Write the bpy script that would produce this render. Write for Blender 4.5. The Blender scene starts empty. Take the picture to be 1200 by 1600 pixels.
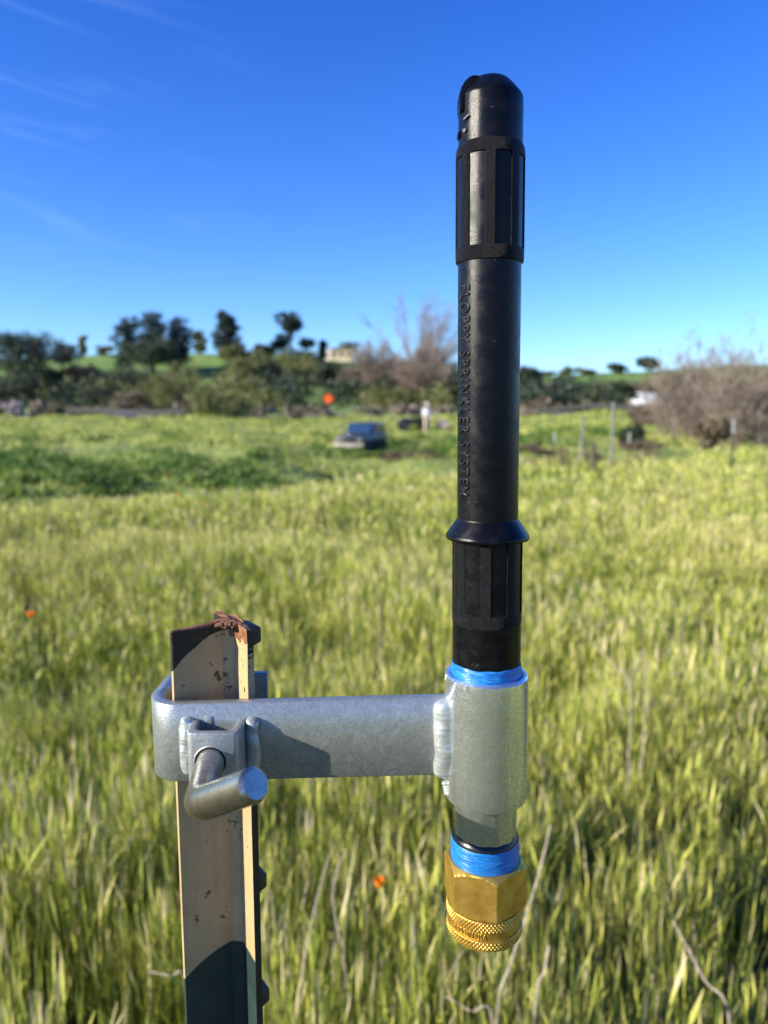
import bpy, bmesh, math, random
import numpy as np
from mathutils import Vector, Matrix, noise as mnoise
R = math.radians
sc = bpy.context.scene
COL = sc.collection
# ------------------------------------------------------------------ camera
CAMH = 1.45
PITCH = math.atan(160/1155.6)
F = 1155.6
cd = bpy.data.cameras.new('camera'); cam = bpy.data.objects.new('camera', cd); COL.objects.link(cam)
cam.location = (0, 0, CAMH); cam.rotation_euler = (math.pi/2 - PITCH, 0, 0)
cd.sensor_fit = 'VERTICAL'; cd.sensor_height = 36; cd.lens = 26
cd.clip_start = 0.01; cd.clip_end = 3000
cd.dof.use_dof = True; cd.dof.focus_distance = 0.292; cd.dof.aperture_fstop = 10.2
cd.dof.aperture_blades = 0
sc.camera = cam
# ------------------------------------------------------------------ sun, sky, exposure
SUN_DIR = Vector((-1.0, -0.38, 0.42)).normalized()       # towards the sun
sd = bpy.data.lights.new('sun', 'SUN'); sun = bpy.data.objects.new('sun', sd); COL.objects.link(sun)
sd.energy = 5.0; sd.angle = R(0.5); sd.color = (1.0, 0.92, 0.76)
sun.rotation_euler = SUN_DIR.to_track_quat('Z', 'Y').to_euler()
sun.location = (-5, -3, 8)
world = bpy.data.worlds.new("World"); sc.world = world; world.use_nodes = True
wn = world.node_tree; wn.nodes.clear()
def N(tree, t, **kw):
    n = tree.nodes.new(t)
    for k, v in kw.items():
        if k in n.inputs.keys() if isinstance(k, str) else False: n.inputs[k].default_value = v
        else: setattr(n, k, v)
    return n
sky = wn.nodes.new('ShaderNodeTexSky'); sky.sky_type = 'NISHITA'; sky.sun_disc = False
sky.sun_elevation = math.asin(SUN_DIR.z); sky.sun_rotation = math.atan2(SUN_DIR.x, SUN_DIR.y)
sky.air_density = 1.0; sky.dust_density = 0.15; sky.ozone_density = 3.0
hs = wn.nodes.new('ShaderNodeHueSaturation'); hs.inputs['Saturation'].default_value = 1.18; hs.inputs['Hue'].default_value = 0.505
tint = wn.nodes.new('ShaderNodeMix'); tint.data_type = 'RGBA'; tint.blend_type = 'MULTIPLY'; tint.inputs['Factor'].default_value = 1; 
tcz = wn.nodes.new('ShaderNodeTexCoord'); sxz = wn.nodes.new('ShaderNodeSeparateXYZ'); wn.links.new(tcz.outputs['Generated'], sxz.inputs[0])
rz_ = wn.nodes.new('ShaderNodeValToRGB'); rz_.color_ramp.elements[0].position = 0.0; rz_.color_ramp.elements[0].color = (0.43, 0.56, 0.80, 1)
rz_.color_ramp.elements[1].position = 0.50; rz_.color_ramp.elements[1].color = (0.17, 0.37, 0.76, 1)
wn.links.new(sxz.outputs['Z'], rz_.inputs[0])
tsc = wn.nodes.new('ShaderNodeVectorMath'); tsc.operation = 'SCALE'; tsc.inputs['Scale'].default_value = 2.0; wn.links.new(rz_.outputs[0], tsc.inputs[0])
wn.links.new(tsc.outputs[0], tint.inputs['B'])
wn.links.new(sky.outputs[0], hs.inputs['Color'])
# thin cirrus wisps, low in the sky on the left
tc = wn.nodes.new('ShaderNodeTexCoord')
mp = wn.nodes.new('ShaderNodeMapping'); mp.inputs['Scale'].default_value = (3.0, 3.0, 24.0); mp0 = wn.nodes.new('ShaderNodeMapping'); mp0.inputs['Rotation'].default_value = (0, R(-9), 0)
mp.inputs['Location'].default_value = (0.4, 0.0, 5.0)
wn.links.new(tc.outputs['Generated'], mp0.inputs['Vector']); wn.links.new(mp0.outputs[0], mp.inputs['Vector'])
nz = wn.nodes.new('ShaderNodeTexNoise'); nz.inputs['Scale'].default_value = 1.7; nz.inputs['Detail'].default_value = 5; nz.inputs['Distortion'].default_value = 0.7; nz.inputs['Roughness'].default_value = 0.5
wn.links.new(mp.outputs[0], nz.inputs['Vector'])
rp = wn.nodes.new('ShaderNodeValToRGB'); rp.color_ramp.elements[0].position = 0.53; rp.color_ramp.elements[1].position = 0.80
wn.links.new(nz.outputs['Fac'], rp.inputs[0])
sx = wn.nodes.new('ShaderNodeSeparateXYZ'); wn.links.new(tc.outputs['Generated'], sx.inputs[0])
mr = wn.nodes.new('ShaderNodeMapRange'); mr.inputs['From Min'].default_value = -0.12; mr.inputs['From Max'].default_value = -0.40
wn.links.new(sx.outputs['X'], mr.inputs['Value'])
mr2 = wn.nodes.new('ShaderNodeMapRange'); mr2.inputs['From Min'].default_value = 0.16; mr2.inputs['From Max'].default_value = 0.26
wn.links.new(sx.outputs['Z'], mr2.inputs['Value'])
m1 = wn.nodes.new('ShaderNodeMath'); m1.operation = 'MULTIPLY'; wn.links.new(rp.outputs[0], m1.inputs[0]); wn.links.new(mr.outputs[0], m1.inputs[1])
m2 = wn.nodes.new('ShaderNodeMath'); m2.operation = 'MULTIPLY'; wn.links.new(m1.outputs[0], m2.inputs[0]); wn.links.new(mr2.outputs[0], m2.inputs[1])
m3 = wn.nodes.new('ShaderNodeMath'); m3.operation = 'MULTIPLY'; wn.links.new(m2.outputs[0], m3.inputs[0]); m3.inputs[1].default_value = 0.12
mx = wn.nodes.new('ShaderNodeMix'); mx.data_type = 'RGBA'; mx.inputs['B'].default_value = (5.5, 7.5, 9.5, 1)
wn.links.new(m3.outputs[0], mx.inputs['Factor']); wn.links.new(hs.outputs[0], tint.inputs['A']); wn.links.new(tint.outputs['Result'], mx.inputs['A'])
bg = wn.nodes.new('ShaderNodeBackground'); bg.inputs['Strength'].default_value = 0.085
wo = wn.nodes.new('ShaderNodeOutputWorld')
wn.links.new(mx.outputs['Result'], bg.inputs['Color']); wn.links.new(bg.outputs[0], wo.inputs['Surface'])
vs = sc.view_settings; vs.view_transform = 'Standard'; vs.look = 'None'; vs.exposure = 1.0; vs.gamma = 1.0; vs.use_curve_mapping = False

# ------------------------------------------------------------------ helpers
cp, sp = math.cos(PITCH), math.sin(PITCH)
def T(py):                                   # rise over run of a picture row
    v = (800-py)/F
    return (v*cp - sp)/(cp + v*sp)
def P(px, py, Y):                            # real point at distance Y ahead
    u = (px-600)/F; v = (800-py)/F
    s = Y/(cp + v*sp)
    return Vector((u*s, Y, CAMH + Y*T(py)))
def PZ(px, py, zc):                          # real point at depth zc
    u = (px-600)/F; v = (800-py)/F
    return Vector((u*zc, zc*(cp+v*sp), CAMH + zc*(v*cp-sp)))
def zc_of(p): return p[1]*cp - (p[2]-CAMH)*sp

def tag(o, label=None, cat=None, group=None, kind=None):
    if label: o['label'] = label
    if cat: o['category'] = cat
    if group: o['group'] = group
    if kind: o['kind'] = kind
    return o
def empty(name, loc, label, cat, group=None, rz=0):
    o = bpy.data.objects.new(name, None); COL.objects.link(o); o.location = loc; o.rotation_euler.z = rz
    o.empty_display_size = 0.05
    return tag(o, label, cat, group)
def link(name, me, parent=None, world_coords=False):
    o = bpy.data.objects.new(name, me); COL.objects.link(o)
    if parent:
        o.parent = parent
        if world_coords:
            q = parent
            loc = Vector((0, 0, 0))
            if parent.type == 'EMPTY': loc = parent.location.copy()
            o.matrix_parent_inverse = Matrix.Translation(-loc)
    return o
def mesh_np(name, verts, faces, mat, attrs=None, smooth=False):
    me = bpy.data.meshes.new(name)
    verts = np.asarray(verts, dtype=np.float32); faces = np.asarray(faces, dtype=np.int32)
    k = faces.shape[1]; n = faces.shape[0]
    me.vertices.add(len(verts)); me.vertices.foreach_set('co', verts.ravel())
    me.loops.add(n*k); me.loops.foreach_set('vertex_index', faces.ravel())
    me.polygons.add(n); me.polygons.foreach_set('loop_start', np.arange(0, n*k, k, dtype=np.int32))
    me.update(calc_edges=True)
    if smooth: me.polygons.foreach_set('use_smooth', np.ones(n, dtype=bool))
    for a, v in (attrs or {}).items():
        at = me.attributes.new(a, 'FLOAT', 'POINT'); at.data.foreach_set('value', np.asarray(v, dtype=np.float32))
    me.materials.append(mat)
    me.validate()
    return me
def mesh_py(name, verts, faces, mat, smooth=False, angle=35):
    me = bpy.data.meshes.new(name); me.from_pydata([tuple(v) for v in verts], [], faces); me.update()
    bm = bmesh.new(); bm.from_mesh(me); bmesh.ops.recalc_face_normals(bm, faces=bm.faces); bm.to_mesh(me); bm.free()
    if smooth:
        me.polygons.foreach_set('use_smooth', [True]*len(me.polygons)); me.set_sharp_from_angle(angle=R(angle))
    me.materials.append(mat)
    return me
class MB:
    def __init__(s): s.v = []; s.f = []
    def add(s, v, f):
        b = len(s.v); s.v += [tuple(x) for x in v]; s.f += [[i+b for i in q] for q in f]; return s
    def box(s, c, d, rz=0, taper=1.0):
        hx, hy, hz = d[0]/2, d[1]/2, d[2]/2; ca, sa = math.cos(rz), math.sin(rz)
        v = []
        for z, t in ((-hz, 1), (hz, taper)):
            for x, y in ((-hx, -hy), (hx, -hy), (hx, hy), (-hx, hy)):
                x *= t; y *= t
                v.append((c[0]+x*ca-y*sa, c[1]+x*sa+y*ca, c[2]+z))
        return s.add(v, [(3,2,1,0), (4,5,6,7), (0,1,5,4), (1,2,6,5), (2,3,7,6), (3,0,4,7)])
    def tube(s, pts, rad, n=8, cap=True):
        pts = [Vector(p) for p in pts]
        if not hasattr(rad, '__len__'): rad = [rad]*len(pts)
        rings = []; up = None
        for i, p in enumerate(pts):
            t = (pts[min(i+1, len(pts)-1)] - pts[max(i-1, 0)]).normalized()
            if up is None:
                up = Vector((0, 0, 1)) if abs(t.z) < .9 else Vector((1, 0, 0))
            a = (up - t*up.dot(t)).normalized(); up = a; b = t.cross(a)
            rings.append([p + (a*math.cos(2*math.pi*k/n) + b*math.sin(2*math.pi*k/n))*rad[i] for k in range(n)])
        v = [q for r in rings for q in r]; f = []
        for i in range(len(rings)-1):
            for k in range(n):
                f.append((i*n+k, i*n+(k+1) % n, (i+1)*n+(k+1) % n, (i+1)*n+k))
        if cap: f.append(tuple(range(n))[::-1]); f.append(tuple((len(rings)-1)*n+k for k in range(n)))
        return s.add(v, f)
    def prism(s, poly, h, axis='z', off=0):
        # poly in the plane normal to the axis, extruded h from off
        n = len(poly); v = []
        for o_ in (off, off+h):
            for a, b in poly:
                v.append((a, b, o_) if axis == 'z' else ((a, o_, b) if axis == 'y' else (o_, a, b)))
        f = [tuple(range(n))[::-1], tuple(range(n, 2*n))] + [(i, (i+1) % n, n+(i+1) % n, n+i) for i in range(n)]
        return s.add(v, f)
    def build(s, name, mat, parent=None, smooth=False, bevel=0, wc=False, angle=35, seg=2):
        me = mesh_py(name, s.v, s.f, mat, smooth and not bevel, angle)
        if bevel:
            bm = bmesh.new(); bm.from_mesh(me)
            ed = [e for e in bm.edges if len(e.link_faces) == 2 and e.calc_face_angle(0) > R(30)]
            bmesh.ops.bevel(bm, geom=ed, offset=bevel, segments=seg, profile=0.5, affect='EDGES', clamp_overlap=True)
            bm.to_mesh(me); bm.free()
            me.polygons.foreach_set('use_smooth', [True]*len(me.polygons)); me.set_sharp_from_angle(angle=R(angle))
        return link(name, me, parent, wc)

# ------------------------------------------------------------------ materials
def new_mat(name):
    m = bpy.data.materials.new(name); m.use_nodes = True; t = m.node_tree
    return m, t, t.nodes['Principled BSDF'], t.nodes['Material Output']
def tex_noise(t, scale, detail=4, rough=0.55, dist=0, vec=None, coord='Object'):
    n = t.nodes.new('ShaderNodeTexNoise'); n.inputs['Scale'].default_value = scale; n.inputs['Detail'].default_value = detail
    n.inputs['Roughness'].default_value = rough; n.inputs['Distortion'].default_value = dist
    if vec is None:
        c = t.nodes.new('ShaderNodeTexCoord'); vec = c.outputs[coord]
    t.links.new(vec, n.inputs['Vector']); return n
def ramp(t, fac, stops):
    r = t.nodes.new('ShaderNodeValToRGB'); cr = r.color_ramp
    while len(cr.elements) < len(stops): cr.elements.new(0.5)
    for e, (p, c) in zip(cr.elements, stops):
        e.position = p; e.color = (*c, 1) if len(c) == 3 else c
    t.links.new(fac, r.inputs[0]); return r
def mixc(t, fac, a, b, mode='MIX'):
    m = t.nodes.new('ShaderNodeMix'); m.data_type = 'RGBA'; m.blend_type = mode
    for s_, k in ((fac, 'Factor'), (a, 'A'), (b, 'B')):
        if hasattr(s_, 'is_output'): t.links.new(s_, m.inputs[k])
        elif k == 'Factor': m.inputs[k].default_value = s_
        else: m.inputs[k].default_value = (*s_, 1)
    return m.outputs['Result']
def math_(t, op, a, b=None, c=None, clamp=False):
    m = t.nodes.new('ShaderNodeMath'); m.operation = op; m.use_clamp = clamp
    for i, s_ in enumerate((a, b, c)):
        if s_ is None: continue
        if hasattr(s_, 'is_output'): t.links.new(s_, m.inputs[i])
        else: m.inputs[i].default_value = s_
    return m.outputs[0]
def bump(t, bs, height, strength=0.3, dist=0.001):
    b = t.nodes.new('ShaderNodeBump'); b.inputs['Strength'].default_value = strength; b.inputs['Distance'].default_value = dist
    t.links.new(height, b.inputs['Height']); t.links.new(b.outputs[0], bs.inputs['Normal']); return b
def simple(name, col, rough=0.6, metal=0, nscale=None, var=0.3, bstr=0, bdist=0.001, spec=None):
    m, t, b, o = new_mat(name)
    b.inputs['Roughness'].default_value = rough; b.inputs['Metallic'].default_value = metal
    if spec is not None: b.inputs['Specular IOR Level'].default_value = spec
    b.inputs['Base Color'].default_value = (*col, 1)
    if nscale:
        n = tex_noise(t, nscale)
        r = ramp(t, n.outputs['Fac'], [(0.3, tuple(c*(1-var) for c in col)), (0.7, tuple(min(1, c*(1+var)) for c in col))])
        t.links.new(r.outputs[0], b.inputs['Base Color'])
        if bstr: bump(t, b, n.outputs['Fac'], bstr, bdist)
    return m

def black_plastic(name, grain, base=(0.003, 0.003, 0.0036), rough=0.24):
    m, t, b, o = new_mat(name)
    c = t.nodes.new('ShaderNodeTexCoord')
    sm = tex_noise(t, 130, 5, 0.65, 0.6, c.outputs['Object'])
    dots = tex_noise(t, 420 if grain < .2 else 1700, 3, 0.7, 0, c.outputs['Object'])
    scuff = ramp(t, sm.outputs['Fac'], [(0.45, (0, 0, 0)), (0.72, (1, 1, 1))])
    dust_glint = ramp(t, dots.outputs['Fac'], [(0.66, (0, 0, 0)), (0.76, (1, 1, 1))] if grain < .2 else [(0.52, (0, 0, 0)), (0.66, (1, 1, 1))])
    col = mixc(t, math_(t, 'MULTIPLY', scuff.outputs[0], 0.6), base, tuple(x*3.2 for x in base))
    col = mixc(t, math_(t, 'MULTIPLY', dust_glint.outputs[0], 0.35 if grain < .2 else 0.16), col, (0.16, 0.155, 0.15))  # smooth plastic: dust; grained: sun sparkle painted in as pale colour dots
    t.links.new(col, b.inputs['Base Color'])
    t.links.new(math_(t, 'ADD', math_(t, 'MULTIPLY', scuff.outputs[0], 0.2), rough), b.inputs['Roughness'])
    g = tex_noise(t, 2600 if grain > .2 else 3000, 3, 0.7, 0, c.outputs['Object'])
    bump(t, b, g.outputs['Fac'], grain, 0.0009 if grain > .2 else 0.0006)
    b.inputs['Specular IOR Level'].default_value = 0.15 if grain > .2 else 0.21
    return m
M_black = black_plastic('black_plastic_smooth', 0.16)
M_blackg = black_plastic('black_plastic_grained', 0.8, rough=0.36)
M_seal_hole = simple('black_seal_and_hole', (0.008, 0.008, 0.008), 0.3)

def galvanised(name, base=0.55, metal=0.85, rough=0.33, speck=0.6, dark=0.45, bs_=0.35, mott=0):
    m, t, b, o = new_mat(name)
    c = t.nodes.new('ShaderNodeTexCoord')
    n1 = tex_noise(t, 160, 6, 0.7, 1.0, c.outputs['Object'])
    n2 = tex_noise(t, 900, 3, 0.7, 0, c.outputs['Object'])
    v = t.nodes.new('ShaderNodeTexVoronoi'); v.inputs['Scale'].default_value = 420; t.links.new(c.outputs['Object'], v.inputs['Vector'])
    n4 = tex_noise(t, 1500, 4, 0.75, 0, c.outputs['Object'])
    k = math_(t, 'ADD', math_(t, 'MULTIPLY', n1.outputs['Fac'], 0.45), math_(t, 'ADD', math_(t, 'MULTIPLY', n4.outputs['Fac'], 0.45*speck+.1), math_(t, 'MULTIPLY', v.outputs['Distance'], 0.12*speck)))
    r = ramp(t, k, [(0.22, (base*dark, base*dark*1.02, base*dark*1.05)), (0.5, (base*.84, base*.91, base*.87)), (0.75, (min(1, base*1.35),)*3)])
    t.links.new(r.outputs[0], b.inputs['Base Color'])
    rr = math_(t, 'ADD', math_(t, 'ADD', math_(t, 'MULTIPLY', n2.outputs['Fac'], 0.22), math_(t, 'MULTIPLY', n4.outputs['Fac'], 0.3*speck)), rough-0.2)
    if mott:
        mo = math_(t, 'ADD', math_(t, 'MULTIPLY', n1.outputs['Fac'], 0.3), math_(t, 'MULTIPLY', n2.outputs['Fac'], 0.7))
        rr = ramp(t, mo, [(0.42, (rough,)*3), (0.56, (rough+mott,)*3)]).outputs[0]
    t.links.new(rr, b.inputs['Roughness']); b.inputs['Metallic'].default_value = metal
    bump(t, b, math_(t, 'ADD', n1.outputs['Fac'], math_(t, 'MULTIPLY', n2.outputs['Fac'], 0.5)), bs_, 0.0006)
    return m
M_galv = galvanised('galvanised_coupling', 0.90, 0.90, 0.17, 0.3, 0.85, .03, .11)
M_bar = galvanised('galvanised_bar', 0.36, 0.60, 0.24, 0.9, 0.7)
M_boss = galvanised('galvanised_clamp', 0.36, 0.5, 0.38, 0.9)
M_weld = galvanised('galvanised_weld', 0.62, 0.6, 0.32, 0.8, 0.7)
M_nip = galvanised('galvanised_nipple', 0.62, 0.90, 0.22, 0.5, 0.8, .06, .08)

def steel():
    m, t, b, o = new_mat('bare_steel_rod')
    c = t.nodes.new('ShaderNodeTexCoord')
    n = tex_noise(t, 90, 5, 0.6, 0.5, c.outputs['Object'])
    r = ramp(t, n.outputs['Fac'], [(0.3, (0.28, 0.245, 0.21)), (0.55, (0.44, 0.39, 0.335)), (0.8, (0.54, 0.49, 0.43))])
    t.links.new(r.outputs[0], b.inputs['Base Color']); b.inputs['Metallic'].default_value = 0.95
    f = tex_noise(t, 1400, 2, 0.6, 0, c.outputs['Object'])
    t.links.new(math_(t, 'ADD', math_(t, 'MULTIPLY', f.outputs['Fac'], 0.2), 0.16), b.inputs['Roughness'])
    bump(t, b, f.outputs['Fac'], 0.12, 0.0004)
    return m
M_steel = steel()
def brass():
    m, t, b, o = new_mat('brass')
    c = t.nodes.new('ShaderNodeTexCoord')
    n = tex_noise(t, 140, 5, 0.65, 0.4, c.outputs['Object'])
    r = ramp(t, n.outputs['Fac'], [(0.3, (0.46, 0.26, 0.04)), (0.6, (0.72, 0.46, 0.10)), (0.85, (0.86, 0.62, 0.22))])
    t.links.new(r.outputs[0], b.inputs['Base Color']); b.inputs['Metallic'].default_value = 0.85
    f = tex_noise(t, 1700, 2, 0.7, 0, c.outputs['Object'])
    t.links.new(math_(t, 'ADD', math_(t, 'MULTIPLY', f.outputs['Fac'], 0.25), 0.30), b.inputs['Roughness'])
    bump(t, b, f.outputs['Fac'], 0.2, 0.0004)
    return m
M_brass = brass()
def tape():
    m, t, b, o = new_mat('blue_thread_tape')
    c = t.nodes.new('ShaderNodeTexCoord')
    mpn = t.nodes.new('ShaderNodeMapping'); mpn.inputs['Scale'].default_value = (1, 1, 9); t.links.new(c.outputs['Object'], mpn.inputs[0])
    n = tex_noise(t, 180, 4, 0.6, 0.8, mpn.outputs[0])
    r = ramp(t, n.outputs['Fac'], [(0.3, (0.006, 0.09, 0.34)), (0.55, (0.012, 0.18, 0.54)), (0.75, (0.08, 0.34, 0.70))])
    t.links.new(r.outputs[0], b.inputs['Base Color']); b.inputs['Roughness'].default_value = 0.3
    bump(t, b, n.outputs['Fac'], 0.5, 0.0008)
    return m
M_tape = tape()

POST_TOP_Z = P(300, 985, 0.297).z
GREEN_Z = P(340, 1492, 0.300).z
JX0, JY0 = -0.0671, 0.3112
def post_paint(far=False):
    m, t, b, o = new_mat('post_paint')
    g = t.nodes.new('ShaderNodeNewGeometry'); s = t.nodes.new('ShaderNodeSeparateXYZ'); t.links.new(g.outputs['Position'], s.inputs[0])
    n1 = tex_noise(t, 55, 5, 0.6, 0.4, g.outputs['Position']); n2 = tex_noise(t, 240, 5, 0.7, 0, g.outputs['Position'])
    n3 = tex_noise(t, 16, 3, 0.5, 0, g.outputs['Position'])
    cream = ramp(t, n1.outputs['Fac'], [(0.3, (0.37, 0.265, 0.13)), (0.7, (0.45, 0.335, 0.17))]).outputs[0]
    # chips and rust spots
    ch = math_(t, 'MULTIPLY', math_(t, 'GREATER_THAN', n2.outputs['Fac'], 0.60), math_(t, 'GREATER_THAN', n1.outputs['Fac'], 0.56))
    cream = mixc(t, ch, cream, (0.06, 0.035, 0.02))
    mpz = t.nodes.new('ShaderNodeMapping'); mpz.inputs['Scale'].default_value = (1, 1, .09); t.links.new(g.outputs['Position'], mpz.inputs[0])
    st1 = tex_noise(t, 420, 4, 0.7, 0, mpz.outputs[0]); st2 = tex_noise(t, 150, 4, 0.6, 0.5, mpz.outputs[0])
    cream = mixc(t, math_(t, 'MULTIPLY', ramp(t, st2.outputs['Fac'], [(0.45, (0, 0, 0)), (0.75, (1, 1, 1))]).outputs[0], 0.35), cream, (0.24, 0.17, 0.09))
    scr = math_(t, 'MULTIPLY', math_(t, 'GREATER_THAN', st1.outputs['Fac'], 0.655), math_(t, 'GREATER_THAN', n3.outputs['Fac'], 0.47))
    cream = mixc(t, math_(t, 'MULTIPLY', scr, 0.8), cream, (0.10, 0.05, 0.025))
    big = tex_noise(t, 75, 6, 0.75, 0.3, g.outputs['Position'])
    cream = mixc(t, ramp(t, big.outputs['Fac'], [(0.655, (0, 0, 0)), (0.67, (1, 1, 1))]).outputs[0], cream, (0.035, 0.022, 0.014))
    # dark green below the painted band, with an arched border
    dx = math_(t, 'ADD', s.outputs['X'], 0.068)
    arc = math_(t, 'MULTIPLY', math_(t, 'MULTIPLY', dx, dx), 22.0)
    border = math_(t, 'SUBTRACT', GREEN_Z + 0.001, arc)
    below = math_(t, 'LESS_THAN', s.outputs['Z'], border)
    green = ramp(t, n1.outputs['Fac'], [(0.3, (0.006, 0.019, 0.017)), (0.7, (0.016, 0.040, 0.036))]).outputs[0]
    col = mixc(t, below, cream, green)
    # web top near-black with brown specks above an arched border, flange top rusty
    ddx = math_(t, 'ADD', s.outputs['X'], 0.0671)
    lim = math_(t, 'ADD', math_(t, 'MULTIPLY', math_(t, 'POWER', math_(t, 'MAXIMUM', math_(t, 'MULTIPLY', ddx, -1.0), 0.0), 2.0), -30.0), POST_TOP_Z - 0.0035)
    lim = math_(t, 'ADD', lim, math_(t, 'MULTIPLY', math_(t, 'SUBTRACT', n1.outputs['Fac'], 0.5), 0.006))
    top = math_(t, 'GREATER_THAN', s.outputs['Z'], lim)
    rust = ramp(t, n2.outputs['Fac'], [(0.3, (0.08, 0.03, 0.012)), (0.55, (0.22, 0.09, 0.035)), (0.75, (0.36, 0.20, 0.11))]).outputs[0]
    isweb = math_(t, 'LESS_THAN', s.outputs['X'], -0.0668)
    dark_web = mixc(t, math_(t, 'GREATER_THAN', n2.outputs['Fac'], 0.62), (0.006, 0.004, 0.004), (0.10, 0.035, 0.015))
    tcol = mixc(t, isweb, rust, dark_web)
    # rust bleeding down the near flange from the torn corner
    rl = math_(t, 'ADD', POST_TOP_Z-.0115, math_(t, 'MULTIPLY', n2.outputs['Fac'], 0.011))
    onfl = math_(t, 'SUBTRACT', 1.0, isweb)
    col = mixc(t, math_(t, 'MULTIPLY', math_(t, 'GREATER_THAN', s.outputs['Z'], rl), onfl), col, rust)
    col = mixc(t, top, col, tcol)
    rim = math_(t, 'GREATER_THAN', math_(t, 'ADD', s.outputs['Z'], math_(t, 'MULTIPLY', n2.outputs['Fac'], 0.002)), POST_TOP_Z + 0.0006)
    col = mixc(t, rim, col, rust)
    # near edge of the flange coloured darker, with a ragged border
    fl = math_(t, 'ADD', math_(t, 'MULTIPLY', math_(t, 'SUBTRACT', s.outputs['X'], JX0), math.sin(R(36))), math_(t, 'MULTIPLY', math_(t, 'SUBTRACT', s.outputs['Y'], JY0), -math.cos(R(36))))
    ed = math_(t, 'GREATER_THAN', math_(t, 'ADD', fl, math_(t, 'MULTIPLY', n2.outputs['Fac'], 0.0006)), 0.0173)
    col = mixc(t, ed, col, (0.014, 0.011, 0.008))
    t.links.new(col, b.inputs['Base Color']); b.inputs['Roughness'].default_value = 0.55
    bump(t, b, math_(t, 'ADD', n2.outputs['Fac'], n1.outputs['Fac']), 0.35, 0.0008)
    return m
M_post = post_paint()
M_rust = simple('rusty_steel', (0.17, 0.075, 0.03), 0.9, 0, 260, 0.6, 0.9, 0.002)
M_darkmetal = simple('dark_stud', (0.035, 0.028, 0.018), 0.6)  # one even dark brown for all studs

def leaf_mat(name, stops, trans=0.35, patch=None, patch_scale=0.5, rough=0.6):
    m, t, b, o = new_mat(name)
    a = t.nodes.new('ShaderNodeAttribute'); a.attribute_name = 'rnd'
    col = ramp(t, a.outputs['Fac'], stops).outputs[0]
    if patch:
        g = t.nodes.new('ShaderNodeNewGeometry')
        n = tex_noise(t, patch_scale, 4, 0.6, 0.3, g.outputs['Position'])
        k = ramp(t, n.outputs['Fac'], [(0.42, (0, 0, 0)), (0.66, (1, 1, 1))]).outputs[0]
        col = mixc(t, math_(t, 'MULTIPLY', k, 0.36), col, patch)
    t.links.new(col, b.inputs['Base Color']); b.inputs['Roughness'].default_value = rough
    tr = t.nodes.new('ShaderNodeBsdfTranslucent'); t.links.new(col, tr.inputs['Color'])
    ms = t.nodes.new('ShaderNodeMixShader'); ms.inputs[0].default_value = trans
    t.links.new(b.outputs[0], ms.inputs[1]); t.links.new(tr.outputs[0], ms.inputs[2]); t.links.new(ms.outputs[0], o.inputs['Surface'])
    return m
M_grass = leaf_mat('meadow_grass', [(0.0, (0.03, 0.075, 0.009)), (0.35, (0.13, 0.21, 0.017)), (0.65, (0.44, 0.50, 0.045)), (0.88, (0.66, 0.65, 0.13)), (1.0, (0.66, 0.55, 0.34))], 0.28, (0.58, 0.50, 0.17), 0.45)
M_bankgrass = leaf_mat('bank_grass', [(0.0, (0.06, 0.12, 0.015)), (0.4, (0.26, 0.33, 0.04)), (0.8, (0.60, 0.60, 0.13)), (1.0, (0.70, 0.64, 0.22))], 0.3, (0.13, 0.22, 0.03), 0.35)
M_weed = leaf_mat('weed_leaves', [(0.0, (0.03, 0.08, 0.01)), (0.6, (0.11, 0.21, 0.025)), (1.0, (0.28, 0.36, 0.06))], 0.3)
M_oak = leaf_mat('oak_leaves', [(0.0, (0.012, 0.025, 0.012)), (0.6, (0.03, 0.05, 0.022)), (1.0, (0.07, 0.09, 0.04))], 0.15)
M_pine = leaf_mat('pine_needles', [(0.0, (0.008, 0.02, 0.013)), (0.6, (0.018, 0.038, 0.025)), (1.0, (0.04, 0.065, 0.035))], 0.1)
M_olive = leaf_mat('olive_leaves', [(0.0, (0.06, 0.08, 0.02)), (0.6, (0.17, 0.18, 0.05)), (1.0, (0.32, 0.30, 0.11))], 0.25)
M_brownleaf = leaf_mat('dry_brush', [(0.0, (0.08, 0.062, 0.04)), (0.6, (0.18, 0.145, 0.085)), (1.0, (0.34, 0.27, 0.16))], 0.2)
M_palebrush = leaf_mat('pale_brush', [(0.0, (0.16, 0.13, 0.09)), (0.6, (0.34, 0.28, 0.20)), (1.0, (0.52, 0.44, 0.34))], 0.2)
M_blossom = leaf_mat('pale_blossom', [(0.0, (0.25, 0.2, 0.18)), (0.5, (0.50, 0.44, 0.42)), (1.0, (0.75, 0.70, 0.68))], 0.2)
M_bark = simple('bark', (0.06, 0.05, 0.04), 0.9, 0, 3, 0.4)
M_twig = leaf_mat('bare_twigs', [(0.0, (0.13, 0.098, 0.075)), (0.6, (0.24, 0.185, 0.145)), (1.0, (0.38, 0.31, 0.25))], 0.0)
M_stalk = simple('dry_stalk', (0.40, 0.33, 0.25), 0.8, 0, 60, 0.3)
M_stem = simple('green_stem', (0.12, 0.2, 0.05), 0.6)
M_petal = leaf_mat('orange_petals', [(0, (0.85, 0.22, 0.01)), (1, (0.95, 0.36, 0.02))], 0.4)

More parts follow.
